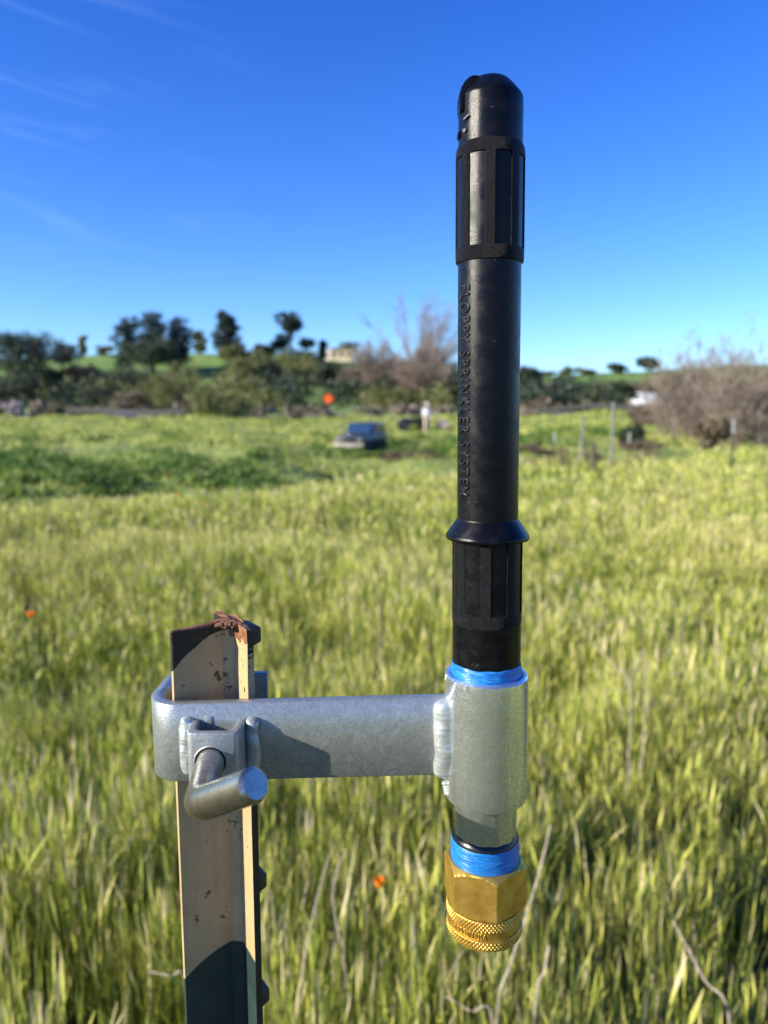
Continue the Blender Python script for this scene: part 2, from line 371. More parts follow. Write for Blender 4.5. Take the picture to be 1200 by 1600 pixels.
def ground_mat():
    m, t, b, o = new_mat('field_soil_and_turf')
    g = t.nodes.new('ShaderNodeNewGeometry'); s = t.nodes.new('ShaderNodeSeparateXYZ'); t.links.new(g.outputs['Position'], s.inputs[0])
    n1 = tex_noise(t, 0.35, 6, 0.65, 0.4, g.outputs['Position']); n2 = tex_noise(t, 6.0, 5, 0.7, 0, g.outputs['Position']); n3 = tex_noise(t, 0.05, 4, 0.6, 0.3, g.outputs['Position'])
    turf = ramp(t, n1.outputs['Fac'], [(0.3, (0.08, 0.13, 0.02)), (0.55, (0.20, 0.25, 0.05)), (0.75, (0.36, 0.36, 0.11))]).outputs[0]
    soil = ramp(t, n2.outputs['Fac'], [(0.3, (0.03, 0.026, 0.012)), (0.7, (0.08, 0.09, 0.025))]).outputs[0]
    nearf = t.nodes.new('ShaderNodeMapRange'); nearf.inputs['From Min'].default_value = 6; nearf.inputs['From Max'].default_value = 16
    t.links.new(s.outputs['Y'], nearf.inputs['Value'])
    col = mixc(t, nearf.outputs[0], soil, turf)
    hill = ramp(t, n3.outputs['Fac'], [(0.3, (0.07, 0.15, 0.02)), (0.55, (0.15, 0.25, 0.035)), (0.75, (0.30, 0.33, 0.09))]).outputs[0]
    farf = t.nodes.new('ShaderNodeMapRange'); farf.inputs['From Min'].default_value = 64; farf.inputs['From Max'].default_value = 80
    t.links.new(s.outputs['Y'], farf.inputs['Value'])
    col = mixc(t, farf.outputs[0], col, hill)
    # eroded reddish cut bank: steep faces
    gs = t.nodes.new('ShaderNodeSeparateXYZ'); t.links.new(g.outputs['Normal'], gs.inputs[0])
    st = t.nodes.new('ShaderNodeMapRange'); st.inputs['From Min'].default_value = 0.93; st.inputs['From Max'].default_value = 0.87
    t.links.new(gs.outputs['Z'], st.inputs['Value'])
    col = mixc(t, st.outputs[0], col, (0.17, 0.10, 0.065))
    t.links.new(col, b.inputs['Base Color']); b.inputs['Roughness'].default_value = 0.95
    bump(t, b, n2.outputs['Fac'], 0.6, 0.05)
    return m
M_ground = ground_mat()

# ------------------------------------------------------------------ ground
COLS = [0, 300, 600, 850, 1200]
def zp(py, Y): return CAMH + Y*T(py)
ROWS = [
 (0,    [0, 0, 0, 0, 0]),
 (9,    [0, 0, 0, 0, 0]),
 (10.5, [-0.10, 0, 0, 0, 0]),
 (12,   [-0.55, -0.25, 0, 0, 0]),
 (14,   [-0.30, -0.55, -0.02, 0, 0]),
 (16,   [-0.17, -0.35, -0.5, 0, 0]),
 (18,   [-0.15, -0.22, -0.85, -0.05, 0]),
 (20,   [-0.13, -0.15, -0.85, -0.75, 0]),
 (22,   [-0.10, -0.1, -0.8, -1.1, -0.05]),
 (25,   [-0.05, -0.05, -0.75, -1.0, -0.15]),
 (26.5, [-0.02, 0.0, -0.7, -0.05, -0.15]),
 (28,   [0.0, 0.05, -0.65, 0.02, -0.15]),
 (35,   [0.17, 0.17, -0.52, 0.10, -0.1]),
 (45,   [0.42, 0.40, -0.05, 0.40, 0.3]),
 (55,   [0.85, 0.85, 0.80, 1.0, 1.1]),
 (64,   [0.90, 0.90, 0.90, 1.1, 1.2]),
 (72,   [1.2, 1.2, 1.2, 1.3, 1.5]),
 (85,   [zp(636, 85), zp(632, 85), zp(635, 85), zp(636, 85), zp(636, 85)]),
 (110,  [zp(612, 110), zp(606, 110), zp(612, 110), zp(624, 110), zp(622, 110)]),
 (140,  [zp(584, 140), zp(578, 140), zp(583, 140), zp(605, 140), zp(600, 140)]),
 (170,  [zp(560, 170), zp(556, 170), zp(562, 170), zp(590, 170), zp(572, 170)]),
 (190,  [zp(560, 190), zp(556, 190), zp(562, 190), zp(591, 190), zp(573, 190)]),
 (260,  [9, 9, 9, 6, 8]),
 (420,  [4, 4, 4, 4, 4]),
 (1600, [2, 2, 2, 2, 2]),
]
RY = np.array([r[0] for r in ROWS], float); RZ = np.array([r[1] for r in ROWS], float); CX = np.array([(c-600)/F for c in COLS])
def ground_np(x, y):
    x = np.asarray(x, float); y = np.asarray(y, float)
    b = np.clip(x/np.maximum(y, 4.0), CX[0], CX[-1]); yy = np.clip(y, 0, 1599)
    i = np.clip(np.searchsorted(RY, yy, side='right')-1, 0, len(RY)-2); j = np.clip(np.searchsorted(CX, b, side='right')-1, 0, 3)
    ty = (yy-RY[i])/(RY[i+1]-RY[i]); tx = (b-CX[j])/(CX[j+1]-CX[j]); tx = tx*tx*(3-2*tx)
    z = (RZ[i, j]*(1-tx)+RZ[i, j+1]*tx)*(1-ty) + (RZ[i+1, j]*(1-tx)+RZ[i+1, j+1]*tx)*ty
    w = np.clip((y-11)/10, 0, 1)
    z = z + w*(0.15+0.16*np.clip((30-y)/8, 0, 1)*np.clip((y-13)/4, 0, 1)*np.clip(-x/2, 0, 1))*(np.sin(x*0.55+1.3*np.sin(y*0.31))*np.cos(y*0.43+x*0.12) + 0.5*np.sin(x*1.7+y*0.9))
    w2 = np.clip((y-80)/60, 0, 1)
    z = z + w2*(0.7*np.sin(x*0.06+1)*np.cos(y*0.05)+0.3*np.sin(x*0.17))
    w0 = np.clip((11-y)/3, 0, 1); z = z + w0*0.02*np.sin(x*2.1)*np.cos(y*1.7)
    return z
def gz(x, y): return float(ground_np([x], [y])[0])
ys = np.concatenate([np.array([-1500, -600, -200, -60, -20, -8, -3, 0, 2, 4, 6, 8]), np.arange(9, 30, 0.5), np.arange(30, 72, 1.25), np.arange(72, 200, 3.5), np.array([205, 220, 240, 270, 320, 420, 600, 900, 1600])])
ts = np.concatenate([np.linspace(-1, -0.06, 90)**1, np.linspace(-0.05, 0.05, 11), np.linspace(0.06, 1, 90)])
VX = []; 
nx = len(ts)
for y in ys:
    half = max(40.0, abs(y)*1.3) if y < 400 else 1600
    VX.append(np.stack([ts*half, np.full(nx, y), ground_np(ts*half, np.full(nx, y))], 1))
V = np.concatenate(VX); fi = []
ii, jj = np.meshgrid(np.arange(len(ys)-1), np.arange(nx-1), indexing='ij'); a = (ii*nx+jj).ravel()
FC = np.stack([a, a+1, a+nx+1, a+nx], 1)
gob = link('ground', mesh_np('ground', V, FC, M_ground, smooth=True)); tag(gob, kind='structure')

# road along the foot of the hill
M_asph = simple('asphalt', (0.07, 0.07, 0.072), 0.9, 0, 4, 0.25)
rv = []; xs = np.linspace(-75, 75, 150)
for yy in (57.0, 63.5):
    for x in xs: rv.append((x, yy, gz(x, 57.0 if yy < 60 else 63.5)+0.09))
rf = [(i, i+1, 150+i+1, 150+i) for i in range(149)]
tag(link('road', mesh_py('road', rv, rf, M_asph, True)), kind='structure')

# ------------------------------------------------------------------ grass
rng = np.random.default_rng(7)
def vnoise(x, y, s, seed=0):
    x = x*s+seed*13.7; y = y*s+seed*7.3
    return 0.5+0.25*(np.sin(x*1.3+2.1*np.sin(y*0.7))+np.cos(y*1.7+1.9*np.sin(x*0.9)))
def blades(x, y, h, w, seedfrac=0.4, lean=0.22, rbase=0.5, mat=None, name='grass'):
    n = len(x); z0 = ground_np(x, y)-0.02
    yaw = rng.uniform(0, math.pi, n); la = rng.uniform(0, 2*math.pi, n); lm = np.abs(rng.normal(0, lean, n))
    isd = rng.random(n) < seedfrac
    hs_ = np.array([0, 0.45, 0.8, 1.0]); hsd = np.array([0, 0.78, 0.88, 1.0])
    ws_ = np.array([1.0, 0.9, 0.6, 0.06]); wsd = np.array([0.35, 0.3, 1.45, 0.2])
    H = np.where(isd[:, None], hsd, hs_); W = np.where(isd[:, None], wsd, ws_)*w[:, None]
    hz = H*h[:, None]; bend = (H**2)*(lm*h)[:, None]
    cx = x[:, None]+bend*np.cos(la)[:, None]; cy = y[:, None]+bend*np.sin(la)[:, None]
    cz = z0[:, None]+hz*(1-0.25*np.clip(lm, 0, 1)[:, None]*H)
    dx = np.cos(yaw)[:, None]*W/2; dy = np.sin(yaw)[:, None]*W/2
    v = np.empty((n, 4, 2, 3)); v[:, :, 0, 0] = cx-dx; v[:, :, 0, 1] = cy-dy; v[:, :, 1, 0] = cx+dx; v[:, :, 1, 1] = cy+dy; v[:, :, :, 2] = cz[:, :, None]
    base = (np.arange(n)*8)[:, None]
    q = np.array([[0, 1, 3, 2], [2, 3, 5, 4], [4, 5, 7, 6]])
    f = (base[:, :, None]+q[None]).reshape(-1, 4)
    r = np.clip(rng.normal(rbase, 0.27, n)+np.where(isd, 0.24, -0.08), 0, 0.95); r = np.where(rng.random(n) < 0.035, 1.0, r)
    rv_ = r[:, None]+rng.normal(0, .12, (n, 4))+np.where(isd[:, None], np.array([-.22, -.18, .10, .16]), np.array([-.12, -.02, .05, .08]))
    return v.reshape(-1, 3), f, np.repeat(np.clip(rv_, 0, 1).reshape(-1), 2)
def wedge(n, y0, y1, b=0.62, pad=0.5):
    out = []
    while sum(len(o_[0]) for o_ in out) < n:
        y = np.sqrt(rng.uniform(y0*y0, y1*y1, n)); x = rng.uniform(-1, 1, n)*(y*b+pad); out.append((x, y))
    x = np.concatenate([o_[0] for o_ in out])[:n]; y = np.concatenate([o_[1] for o_ in out])[:n]; return x, y
def crest(x, y):
    return np.interp(x/np.maximum(y, 4), CX, [10.2, 12.5, 15.2, 18.6, 22.5])
chunks = []
def field(n, y0, y1, h0, w0, keep=None, pad=0.5):
    x, y = wedge(n, y0, y1, pad=pad)
    k = y < crest(x, y)+0.4
    # clumped density, leaving darker gaps between tufts
    d = vnoise(x, y, 2.6, 1)*0.4+vnoise(x, y, 9.5, 2)*0.6
    k &= rng.random(len(x)) < np.clip(d*2.6-0.75, 0.05, 1)
    x, y = x[k], y[k]
    hh = (0.62+0.5*vnoise(x, y, 0.9, 3)+0.25*vnoise(x, y, 4.0, 5))*h0*rng.uniform(0.3, 1.15, len(x))
    rb = 0.33+0.34*vnoise(x, y, 1.1, 4)-0.12*np.clip((4.5-y)/2.5, 0, 1)
    ww = w0*rng.uniform(0.6, 1.4, len(x))
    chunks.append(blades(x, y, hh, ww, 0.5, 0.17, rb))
field(150000, 0.9, 3.0, 0.34, 0.0030)
field(9000, 0.9, 3.0, 0.40, 0.0052)
field(170000, 3.0, 7.0, 0.35, 0.0048)
field(85000, 7.0, 13.0, 0.34, 0.011)
field(50000, 13.0, 23.0, 0.34, 0.024)
# the field round and behind the camera
x = rng.uniform(-7, 7, 26000); y = rng.uniform(-7, 1.6, 26000); k = (np.abs(x) > y*0.62+0.4) | (y < 0.9); x, y = x[k], y[k]
chunks.append(blades(x, y, 0.36*rng.uniform(0.5, 1.15, len(x)), 0.011*rng.uniform(0.6, 1.4, len(x)), 0.42, 0.24, 0.36+0.30*vnoise(x, y, 0.8, 4)))
x = rng.uniform(4, 22, 16000)*np.where(rng.random(16000) < .5, -1, 1); y = rng.uniform(-6, 12, 16000); k = np.abs(x) > np.maximum(y, 0)*0.62+0.4; x, y = x[k], y[k]
chunks.append(blades(x, y, 0.36*rng.uniform(0.5, 1.15, len(x)), 0.02*rng.uniform(0.6, 1.4, len(x)), 0.42, 0.24, 0.36+0.30*vnoise(x, y, 0.8, 4)))
def join(ch, name, mat, label, cat='grass'):
    off = 0; vv = []; ff = []; rr = []
    for v, f, r in ch:
        vv.append(v); ff.append(f+off); rr.append(r); off += len(v)
    o = link(name, mesh_np(name, np.concatenate(vv), np.concatenate(ff), mat, {'rnd': np.concatenate(rr)}))
    return tag(o, label, cat, kind='stuff')
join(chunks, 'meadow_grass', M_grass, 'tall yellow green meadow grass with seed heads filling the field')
# far bank
chunks = []
x, y = wedge(60000, 11, 57); k = y > crest(x, y)+0.3
k &= ~((x/np.maximum(y, 1) > 0.05) & (y > crest(x, y)) & (y < 26.5) & (rng.random(len(x)) < 0.75))
x, y = x[k], y[k]
hh = (0.10+0.30*np.clip(vnoise(x, y, 0.5, 8), 0, 1)**2)*rng.uniform(0.6, 1.2, len(x))
chunks.append(blades(x, y, hh, 0.045*rng.uniform(0.6, 1.4, len(x))*np.clip(y/30, .6, 1.6), 0.2, 0.4, 0.42+0.35*vnoise(x, y, 0.4, 9)))
join(chunks, 'bank_grass', M_bankgrass, 'shorter green grass on the uneven bank beyond the field')

# ------------------------------------------------------------------ foliage builders
def crown_np(lobes, per, size, seed, mat, name, clump=0.16, flat=1.0):
    r = np.random.default_rng(seed); P_ = []; RN = []
    for (cx_, cy_, cz_, rx, ry, rz) in lobes:
        nc = max(6, int(per/14)); d = r.normal(size=(nc, 3)); d /= np.linalg.norm(d, axis=1)[:, None]
        rad = r.uniform(0.45, 1.05, nc)**0.6
        c = np.stack([cx_+d[:, 0]*rad*rx, cy_+d[:, 1]*rad*ry, cz_+d[:, 2]*rad*rz], 1)
        cr = np.clip(r.normal(0.5, 0.22, nc), 0, 1)
        m = 14; pts = c[:, None]+r.normal(size=(nc, m, 3))*np.array([rx, ry, rz])*clump
        P_.append(pts.reshape(-1, 3)); RN.append(np.clip(np.repeat(cr, m)+r.normal(0, .12, nc*m), 0, 1))
    c = np.concatenate(P_); rn = np.concatenate(RN); n = len(c)
    a = r.normal(size=(n, 3)); a /= np.linalg.norm(a, axis=1)[:, None]; b = r.normal(size=(n, 3)); b -= (a*b).sum(1)[:, None]*a; b /= np.linalg.norm(b, axis=1)[:, None]
    s = size*r.uniform(0.6, 1.4, n)[:, None]
    v = np.stack([c-a*s*.5, c+b*s*.3, c+a*s*.5, c-b*s*.3], 1).reshape(-1, 3)
    f = (np.arange(n)*4)[:, None]+np.arange(4)[None]
    return mesh_np(name, v, f, mat, {'rnd': np.repeat(rn, 4)})
def lobes_for(kind, w, h, r):
    L = []
    if kind == 'oak':
        for i in range(9):
            a = r.uniform(0, 6.28); q = r.uniform(0.1, 0.34)*w
            L.append((q*math.cos(a), q*math.sin(a), h*r.uniform(0.42, 0.82), w*r.uniform(.15, .24), w*r.uniform(.15, .24), h*r.uniform(.12, .2)))
        L.append((0, 0, h*0.6, w*.3, w*.3, h*.26))
    elif kind == 'pine':
        for i in range(8):
            t_ = i/7; ww = w*(0.42-0.28*t_)
            L.append((r.uniform(-.1, .1)*w, r.uniform(-.1, .1)*w, h*(0.3+0.62*t_), ww, ww, h*.1))
    elif kind == 'tuft':
        for i in range(9):
            t_ = .28+.62*i/8
            L.append((r.uniform(-.16, .16)*w, r.uniform(-.16, .16)*w, h*t_, w*r.uniform(.24, .34), w*.3, h*.11))
        L.append((w*.05, 0, h*.45, w*.2, w*.2, h*.2)); L.append((-w*.08, 0, h*.2, w*.25, w*.25, h*.15))
    elif kind == 'umbrella':
        for i in range(5):
            L.append((r.uniform(-.22, .25)*w, r.uniform(-.2, .2)*w, h*r.uniform(.72, .9), w*.22, w*.22, h*.13))
        for i in range(5):
            L.append((r.uniform(-.4, .4)*w, r.uniform(-.3, .3)*w, h*r.uniform(.36, .5), w*.2, w*.2, h*.09))
    else:                                     # shrub, down to the ground
        for i in range(8):
            a = r.uniform(0, 6.28); q = r.uniform(0.05, 0.36)*w
            L.append((q*math.cos(a)*1.1, q*math.sin(a)*.7, h*r.uniform(0.2, 0.74), w*r.uniform(.17, .25), w*r.uniform(.16, .24), h*r.uniform(.22, .3)))
    return L
def tree(name, cat, label, px, top, base, Y, wpx, kind, mat, group=None, per=420, size=None, seed=None):
    seed = seed if seed is not None else int(px*7+top)
    r = random.Random(seed)
    x = (px-600)/F*Y*(cp+0.1*sp) if False else P(px, base, Y).x
    z0 = gz(x, Y)
    h = max(zp(top, Y)-z0, 0.5); w = wpx/F*Y
    root = empty(name, (x, Y, z0-0.05), label, cat, group)
    size = size or max(0.16, Y*0.0030)
    me = crown_np(lobes_for(kind, w, h, r), per, size, seed, mat, 'crown')
    link('crown', me, root)
    mb = MB(); tr = max(0.05, h*0.022)
    th = 0.62 if kind != 'shrub' else 0.45
    lean = r.uniform(-.05, .05)*h
    mb.tube([(0, 0, -0.2), (lean*.3, 0, h*th*.4), (lean, 0, h*th)], [tr*1.4, tr, tr*.5], 7)
    for i in range(4):
        a = r.uniform(0, 6.28); z_ = h*th*r.uniform(.45, .85); q = w*.28
        mb.tube([(lean*.6, 0, z_), (q*.5*math.cos(a), q*.5*math.sin(a), z_+h*.1), (q*math.cos(a), q*math.sin(a), z_+h*.17)], [tr*.55, tr*.4, tr*.15], 5)
    mb.build('trunk', M_bark, root, smooth=True)
    return root
def vase_np(seed, h, w, fork, stems, n1, n2, n3, r0, twr):
    r = random.Random(seed); V_ = []; F_ = []; RN = []
    def seg(p, q, r0_, r1_, x_):
        t = (q-p); 
        if t.length < 1e-5: return
        t.normalize(); a = t.orthogonal().normalized(); b = t.cross(a); i0 = len(V_)
        for (c, rr_) in ((p, r0_), (q, r1_)):
            for k in range(3):
                an = 2.094*k; V_.append(tuple(c+(a*math.cos(an)+b*math.sin(an))*rr_))
        RN.extend([x_]*6)
        for k in range(3): F_.append((i0+k, i0+(k+1) % 3, i0+3+(k+1) % 3, i0+3+k))
    def curve(p, c, q, ra, rb, n, x_):
        prev = p; out = [p]
        for i in range(1, n+1):
            t = i/n; z = p*(1-t)**2+c*2*t*(1-t)+q*t*t
            z = z+Vector((r.gauss(0, 1), r.gauss(0, 1), r.gauss(0, 1)))*(q-p).length*.02
            seg(prev, z, ra+(rb-ra)*(i-1)/n, ra+(rb-ra)*t, x_); prev = z; out.append(z)
        return out
    top = Vector((0, 0, fork*h))
    if stems == 1: curve(Vector((0, 0, -.2)), Vector((0, 0, fork*h*.5)), top, r0*1.3, r0, 3, .4)
    nt = len(F_)
    cz = (fork+1)/2*h if stems == 1 else h*.5; rz = h-cz
    for i in range(n1):
        d = Vector((r.gauss(0, 1), r.gauss(0, 1), r.gauss(.45, .8))).normalized()
        k_ = r.uniform(.6, 1.0); E = Vector((d.x*w/2*k_, d.y*w/2*k_, max(.15*h, cz+d.z*rz*k_)))
        st = top if stems == 1 else Vector((r.gauss(0, w*.17), r.gauss(0, w*.17), 0))
        li = curve(st, st.lerp(E, .5)+Vector((0, 0, h*.10)), E, r0*.55, r0*.12, 6, r.gauss(.5, .15))
        for j in range(n2):
            p = li[r.randrange(2, 7)]; od = (p-Vector((0, 0, h*.15))).normalized()
            q = p+(od+Vector((r.gauss(0, .5), r.gauss(0, .5), r.gauss(.25, .45)))).normalized()*w*r.uniform(.07, .2)
            sb = curve(p, p.lerp(q, .5)+Vector((0, 0, .02*h)), q, max(r0*.14, twr), twr, 2, r.gauss(.5, .2))
            for m in range(n3):
                p2 = sb[r.randrange(0, 3)]; q2 = p2+((q-p).normalized()+Vector((r.gauss(0, .6), r.gauss(0, .6), r.gauss(.15, .5)))).normalized()*w*r.uniform(.03, .09)
                seg(p2, q2, twr, twr*.5, min(1, max(0, r.gauss(.55, .22))))
    return np.array(V_), np.array(F_), np.clip(np.array(RN), 0, 1), nt
def bare(name, cat, label, px, top, base, Y, wpx, stems=1, n1=22, n2=16, n3=6, twr=0.012, fork=.16, group=None, r0=None):
    seed = int(px*3+top); x = P(px, base, Y).x; z0 = gz(x, Y); h = zp(top, Y)-z0; w = wpx/F*Y
    v, f, rn, nt = vase_np(seed, h, w, fork, stems, n1, n2, n3, r0 or h*.018, twr)
    root = empty(name, (x, Y, z0-0.05), label, cat, group)
    sel = np.arange(len(f)) < nt
    for nm, m_ in (('trunk', sel), ('crown', ~sel)):
        ff = f[m_]
        if len(ff) == 0: continue
        u, inv = np.unique(ff, return_inverse=True)
        link(nm, mesh_np(nm, v[u], inv.reshape(-1, 4), M_twig, {'rnd': rn[u]}), root)
    return root

TG = 'trees on the hillside'
tree('oak_tree', 'tree', 'broad dark oak at the left edge of the picture below the ridge', 22, 512, 622, 92, 170, 'oak', M_oak, TG, 1000)
tree('oak_tree', 'tree', 'small low dark tree reaching out beside the broad oak on the left', 100, 536, 600, 100, 66, 'umbrella', M_oak, TG)
tree('tall_tree', 'tree', 'leaning left tree of the dark three-topped clump on the ridge', 202, 494, 590, 140, 54, 'tuft', M_pine, TG)
tree('tall_tree', 'tree', 'tallest middle tree of the dark three-topped clump on the ridge', 241, 487, 600, 138, 58, 'tuft', M_pine, TG)
tree('tall_tree', 'tree', 'right tree of the dark three-topped clump on the ridge', 281, 497, 595, 142, 58, 'tuft', M_pine, TG)
tree('oak_tree', 'tree', 'wide dark tree filling the foot of the three-topped clump', 238, 522, 612, 130, 130, 'oak', M_oak, TG, 1000)
tree('pine_tree', 'tree', 'dark cone-topped tree standing alone on the ridge above the road', 355, 487, 562, 155, 60, 'pine', M_pine, TG, 700)
tree('pine_tree', 'tree', 'umbrella-shaped two-tier pine on the ridge left of the pale house', 455, 490, 556, 160, 62, 'umbrella', M_pine, TG, 520)
tree('small_tree', 'tree', 'small round tree just left of the pale house', 504, 532, 556, 165, 18, 'tuft', M_pine, TG, 200)
tree('small_tree', 'tree', 'thin feathery tree on the ridge between the clump and the cone-topped tree', 314, 514, 556, 165, 26, 'tuft', M_olive, TG, 160)
tree('small_tree', 'tree', 'thin upright tree on the skyline left of the clump', 131, 524, 556, 168, 15, 'tuft', M_olive, TG, 160)
tree('small_tree', 'tree', 'low rounded tree on the skyline just left of the dark clump', 162, 538, 560, 168, 40, 'shrub', M_olive, TG, 110)
tree('small_tree', 'tree', 'low dark tree right of the cone-topped tree', 408, 536, 566, 158, 36, 'shrub', M_oak, TG, 250)
tree('small_tree', 'tree', 'rounded brownish tree under the cone-topped tree', 372, 534, 566, 140, 60, 'oak', M_olive, TG, 350)
tree('small_tree', 'tree', 'faint thin-leaved tree behind the pale house roof', 545, 530, 560, 180, 40, 'oak', M_olive, TG, 90)
tree('oak_tree', 'tree', 'dark tree just right of the black sprinkler on the right-hand hill', 824, 565, 640, 110, 52, 'oak', M_oak, TG, 520)
tree('small_tree', 'tree', 'first small skyline tree right of the sprinkler', 855, 578, 600, 165, 34, 'oak', M_oak, TG, 160)
tree('small_tree', 'tree', 'second small skyline tree right of the sprinkler', 889, 571, 600, 168, 30, 'shrub', M_olive, TG, 160)
tree('small_tree', 'tree', 'third small skyline tree right of the sprinkler', 916, 575, 600, 168, 34, 'shrub', M_olive, TG, 160)
tree('small_tree', 'tree', 'round-headed skyline tree over the two pale poles', 965, 563, 598, 168, 34, 'shrub', M_oak, TG, 200)
tree('small_tree', 'tree', 'widest skyline tree on the right hill beside the bare thicket', 1010, 556, 594, 165, 44, 'oak', M_oak, TG, 260)
SG = 'shrubs along the foot of the hill'
SH = [
 (18, 575, 625, 84, 90, M_oak, 'near-black shrub at the far left edge under the broad oak'),
 (75, 568, 618, 100, 80, M_oak, 'dark shrub second from the left at the hill foot'),
 (135, 566, 622, 100, 90, M_brownleaf, 'greyish brown shrub on the shaded slope left of the clump'),
 (190, 570, 634, 92, 95, M_oak, 'dark green shrub under the three-topped clump'),
 (160, 600, 644, 74, 90, M_oak, 'low dark shrub by the road left of the olive willow'),
 (215, 605, 646, 72, 70, M_brownleaf, 'low brown shrub touching the olive willow on its left'),
 (280, 566, 650, 68, 112, M_olive, 'large rounded olive green willow beside the road'),
 (338, 594, 658, 54.5, 118, M_olive, 'loose olive brush in front of the willow, nearer the road'),
 (360, 612, 654, 66, 60, M_olive, 'small olive shrub at the right end of the tan brush'),
 (395, 548, 612, 115, 80, M_olive, 'olive shrub on mid slope under the cone-topped tree'),
 (430, 560, 605, 120, 70, M_oak, 'dark shrub on mid slope below the umbrella pine'),
 (475, 556, 612, 118, 66, M_olive, 'greyish green shrub below the small round tree'),
 (515, 562, 622, 112, 60, M_oak, 'dark green shrub directly below the pale house'),
 (555, 560, 630, 105, 70, M_brownleaf, 'brown brush left of the large bare tree'),
 (560, 588, 632, 96, 60, M_oak, 'shaded green shrub behind the blue vehicle'),
 (600, 552, 640, 95, 90, M_brownleaf, 'tall grey-brown brush under the left half of the bare tree'),
 (655, 558, 640, 88, 100, M_brownleaf, 'tall dark brown brush behind the white-clad person'),
 (705, 570, 640, 92, 80, M_oak, 'dark shrub half hidden by the left side of the sprinkler tube'),
 (850, 592, 642, 88, 60, M_brownleaf, 'brown shrub nearest the sprinkler on its right'),
 (890, 596, 640, 86, 64, M_oak, 'dark shrub second from the sprinkler on its right'),
 (935, 592, 640, 96, 74, M_olive, 'olive shrub behind the two pale poles'),
 (985, 588, 640, 92, 80, M_oak, 'dark green shrub at the left end of the bare thicket'),
 (1040, 580, 640, 92, 90, M_olive, 'green shrub seen over the left part of the bare thicket'),
]
for (px, top, base, Y, w, m, lab) in SH:
    tree('shrub', 'shrub', lab, px, top, base, Y, w, 'shrub', m, SG, 420)
PG = 'pale shrubs beside the road'
for (px, top, base, Y, w, m, lab) in [
 (20, 622, 648, 55.5, 34, M_blossom, 'whitish pink shrub by the road at the far left'),
 (55, 630, 648, 55.0, 26, M_palebrush, 'low tan shrub just right of the whitish pink one'),
 (410, 632, 662, 54.5, 34, M_palebrush, 'pale tan shrub third left of the blue vehicle'),
 (458, 632, 662, 54.5, 32, M_palebrush, 'pale tan shrub second left of the blue vehicle'),
 (512, 636, 660, 55, 36, M_palebrush, 'pale tan shrub under the orange road sign'),
 (580, 630, 652, 65.5, 56, M_palebrush, 'tan brush behind the roof of the blue vehicle'),
 (632, 630, 652, 65.5, 56, M_palebrush, 'tan brush between the blue vehicle and the person'),
 (692, 634, 656, 65, 40, M_palebrush, 'tan brush right of the person'),
 (690, 655, 680, 46, 22, M_blossom, 'small bright pale shrub at the right of the person'),
 (826, 640, 664, 56, 40, M_palebrush, 'pale shrub right beside the sprinkler tube'),
]:
    tree('roadside_shrub', 'shrub', lab, px, top, base, Y, w, 'shrub', m, PG, 150, size=0.2)
bare('bare_tree', 'tree', 'tall leafless grey tree left of the sprinkler tube', 648, 470, 642, 85, 175, 1, 30, 16, 6, 0.012, .14, 'leafless trees', .16)
bare('bare_tree', 'tree', 'short rounded leafless tree in front of the tall bare one', 668, 540, 642, 80, 110, 1, 40, 22, 7, 0.022, .1, 'leafless trees', .1)
bare('bare_tree', 'tree', 'lower leafless tree at the left shoulder of the tall bare one', 592, 532, 640, 88, 95, 1, 34, 20, 7, 0.02, .1, 'leafless trees', .1)
BG = 'leafless bushes of the thicket'
for (px, top, base, Y, w, lab) in [
 (1052, 548, 690, 34, 130, 'leftmost leafless bush of the brown thicket on the right'),
 (1098, 522, 690, 36, 130, 'second leafless bush of the thicket, with a thin pale top'),
 (1135, 540, 692, 31, 130, 'third leafless bush of the thicket, behind the white-tipped post'),
 (1178, 496, 690, 35, 140, 'tallest leafless bush near the right edge'),
 (1222, 504, 695, 31, 130, 'leafless bush cut off by the right edge'),
]:
    bare('bare_bush', 'bush', lab, px, top, base, Y, w, 9, 40, 15, 6, 0.0075, .02, BG, .03)
for (px, top, base, Y, w, m, lab) in [
 (1075, 600, 690, 38, 120, M_brownleaf, 'brown undergrowth in the left half of the bare thicket'),
 (1165, 590, 690, 38, 130, M_brownleaf, 'brown undergrowth in the right half of the bare thicket'),
 (1110, 650, 720, 27, 60, M_brownleaf, 'low brown brush at the foot of the white-tipped post by the thicket'),
 (1000, 630, 672, 46, 90, M_brownleaf, 'low dark brown brush between poles and thicket')]:
    tree('undergrowth_shrub', 'shrub', lab, px, top, base, Y, w, 'shrub', m, 'undergrowth at the thicket', 500, size=0.14)
# weeds on the left bank and in the gully
wg = random.Random(5); L = []
for i in range(130):
    px = wg.uniform(-60, 720); Y = wg.uniform(13, 40); 
    if wg.random() < .75: px = wg.uniform(-60, 420); Y = wg.uniform(13, 22)
    x = (px-600)/F*Y; w_ = wg.uniform(.25, .7)*(Y/20)**.5; h_ = w_*wg.uniform(.35, .6)
    L.append((x, Y, gz(x, Y)+h_*.35, w_, w_*.7, h_))
for i in range(16):
    px = wg.uniform(500, 640); Y = wg.uniform(31, 33.4); x = (px-600)/F*Y; w_ = wg.uniform(.25, .5); L.append((x, Y, gz(x, Y)+.12, w_, w_, w_*.5))
for i in range(28):
    px = wg.uniform(690, 900); Y = wg.uniform(27, 36); x = (px-600)/F*Y; w_ = wg.uniform(.4, .8); L.append((x, Y, gz(x, Y)+.15, w_, w_, w_*.55))
o = link('weeds', crown_np(L, 330, 0.085, 3, M_weed, 'weeds')); tag(o, 'dark green leafy weeds in mounds over the far bank and gully', 'weeds', kind='stuff')

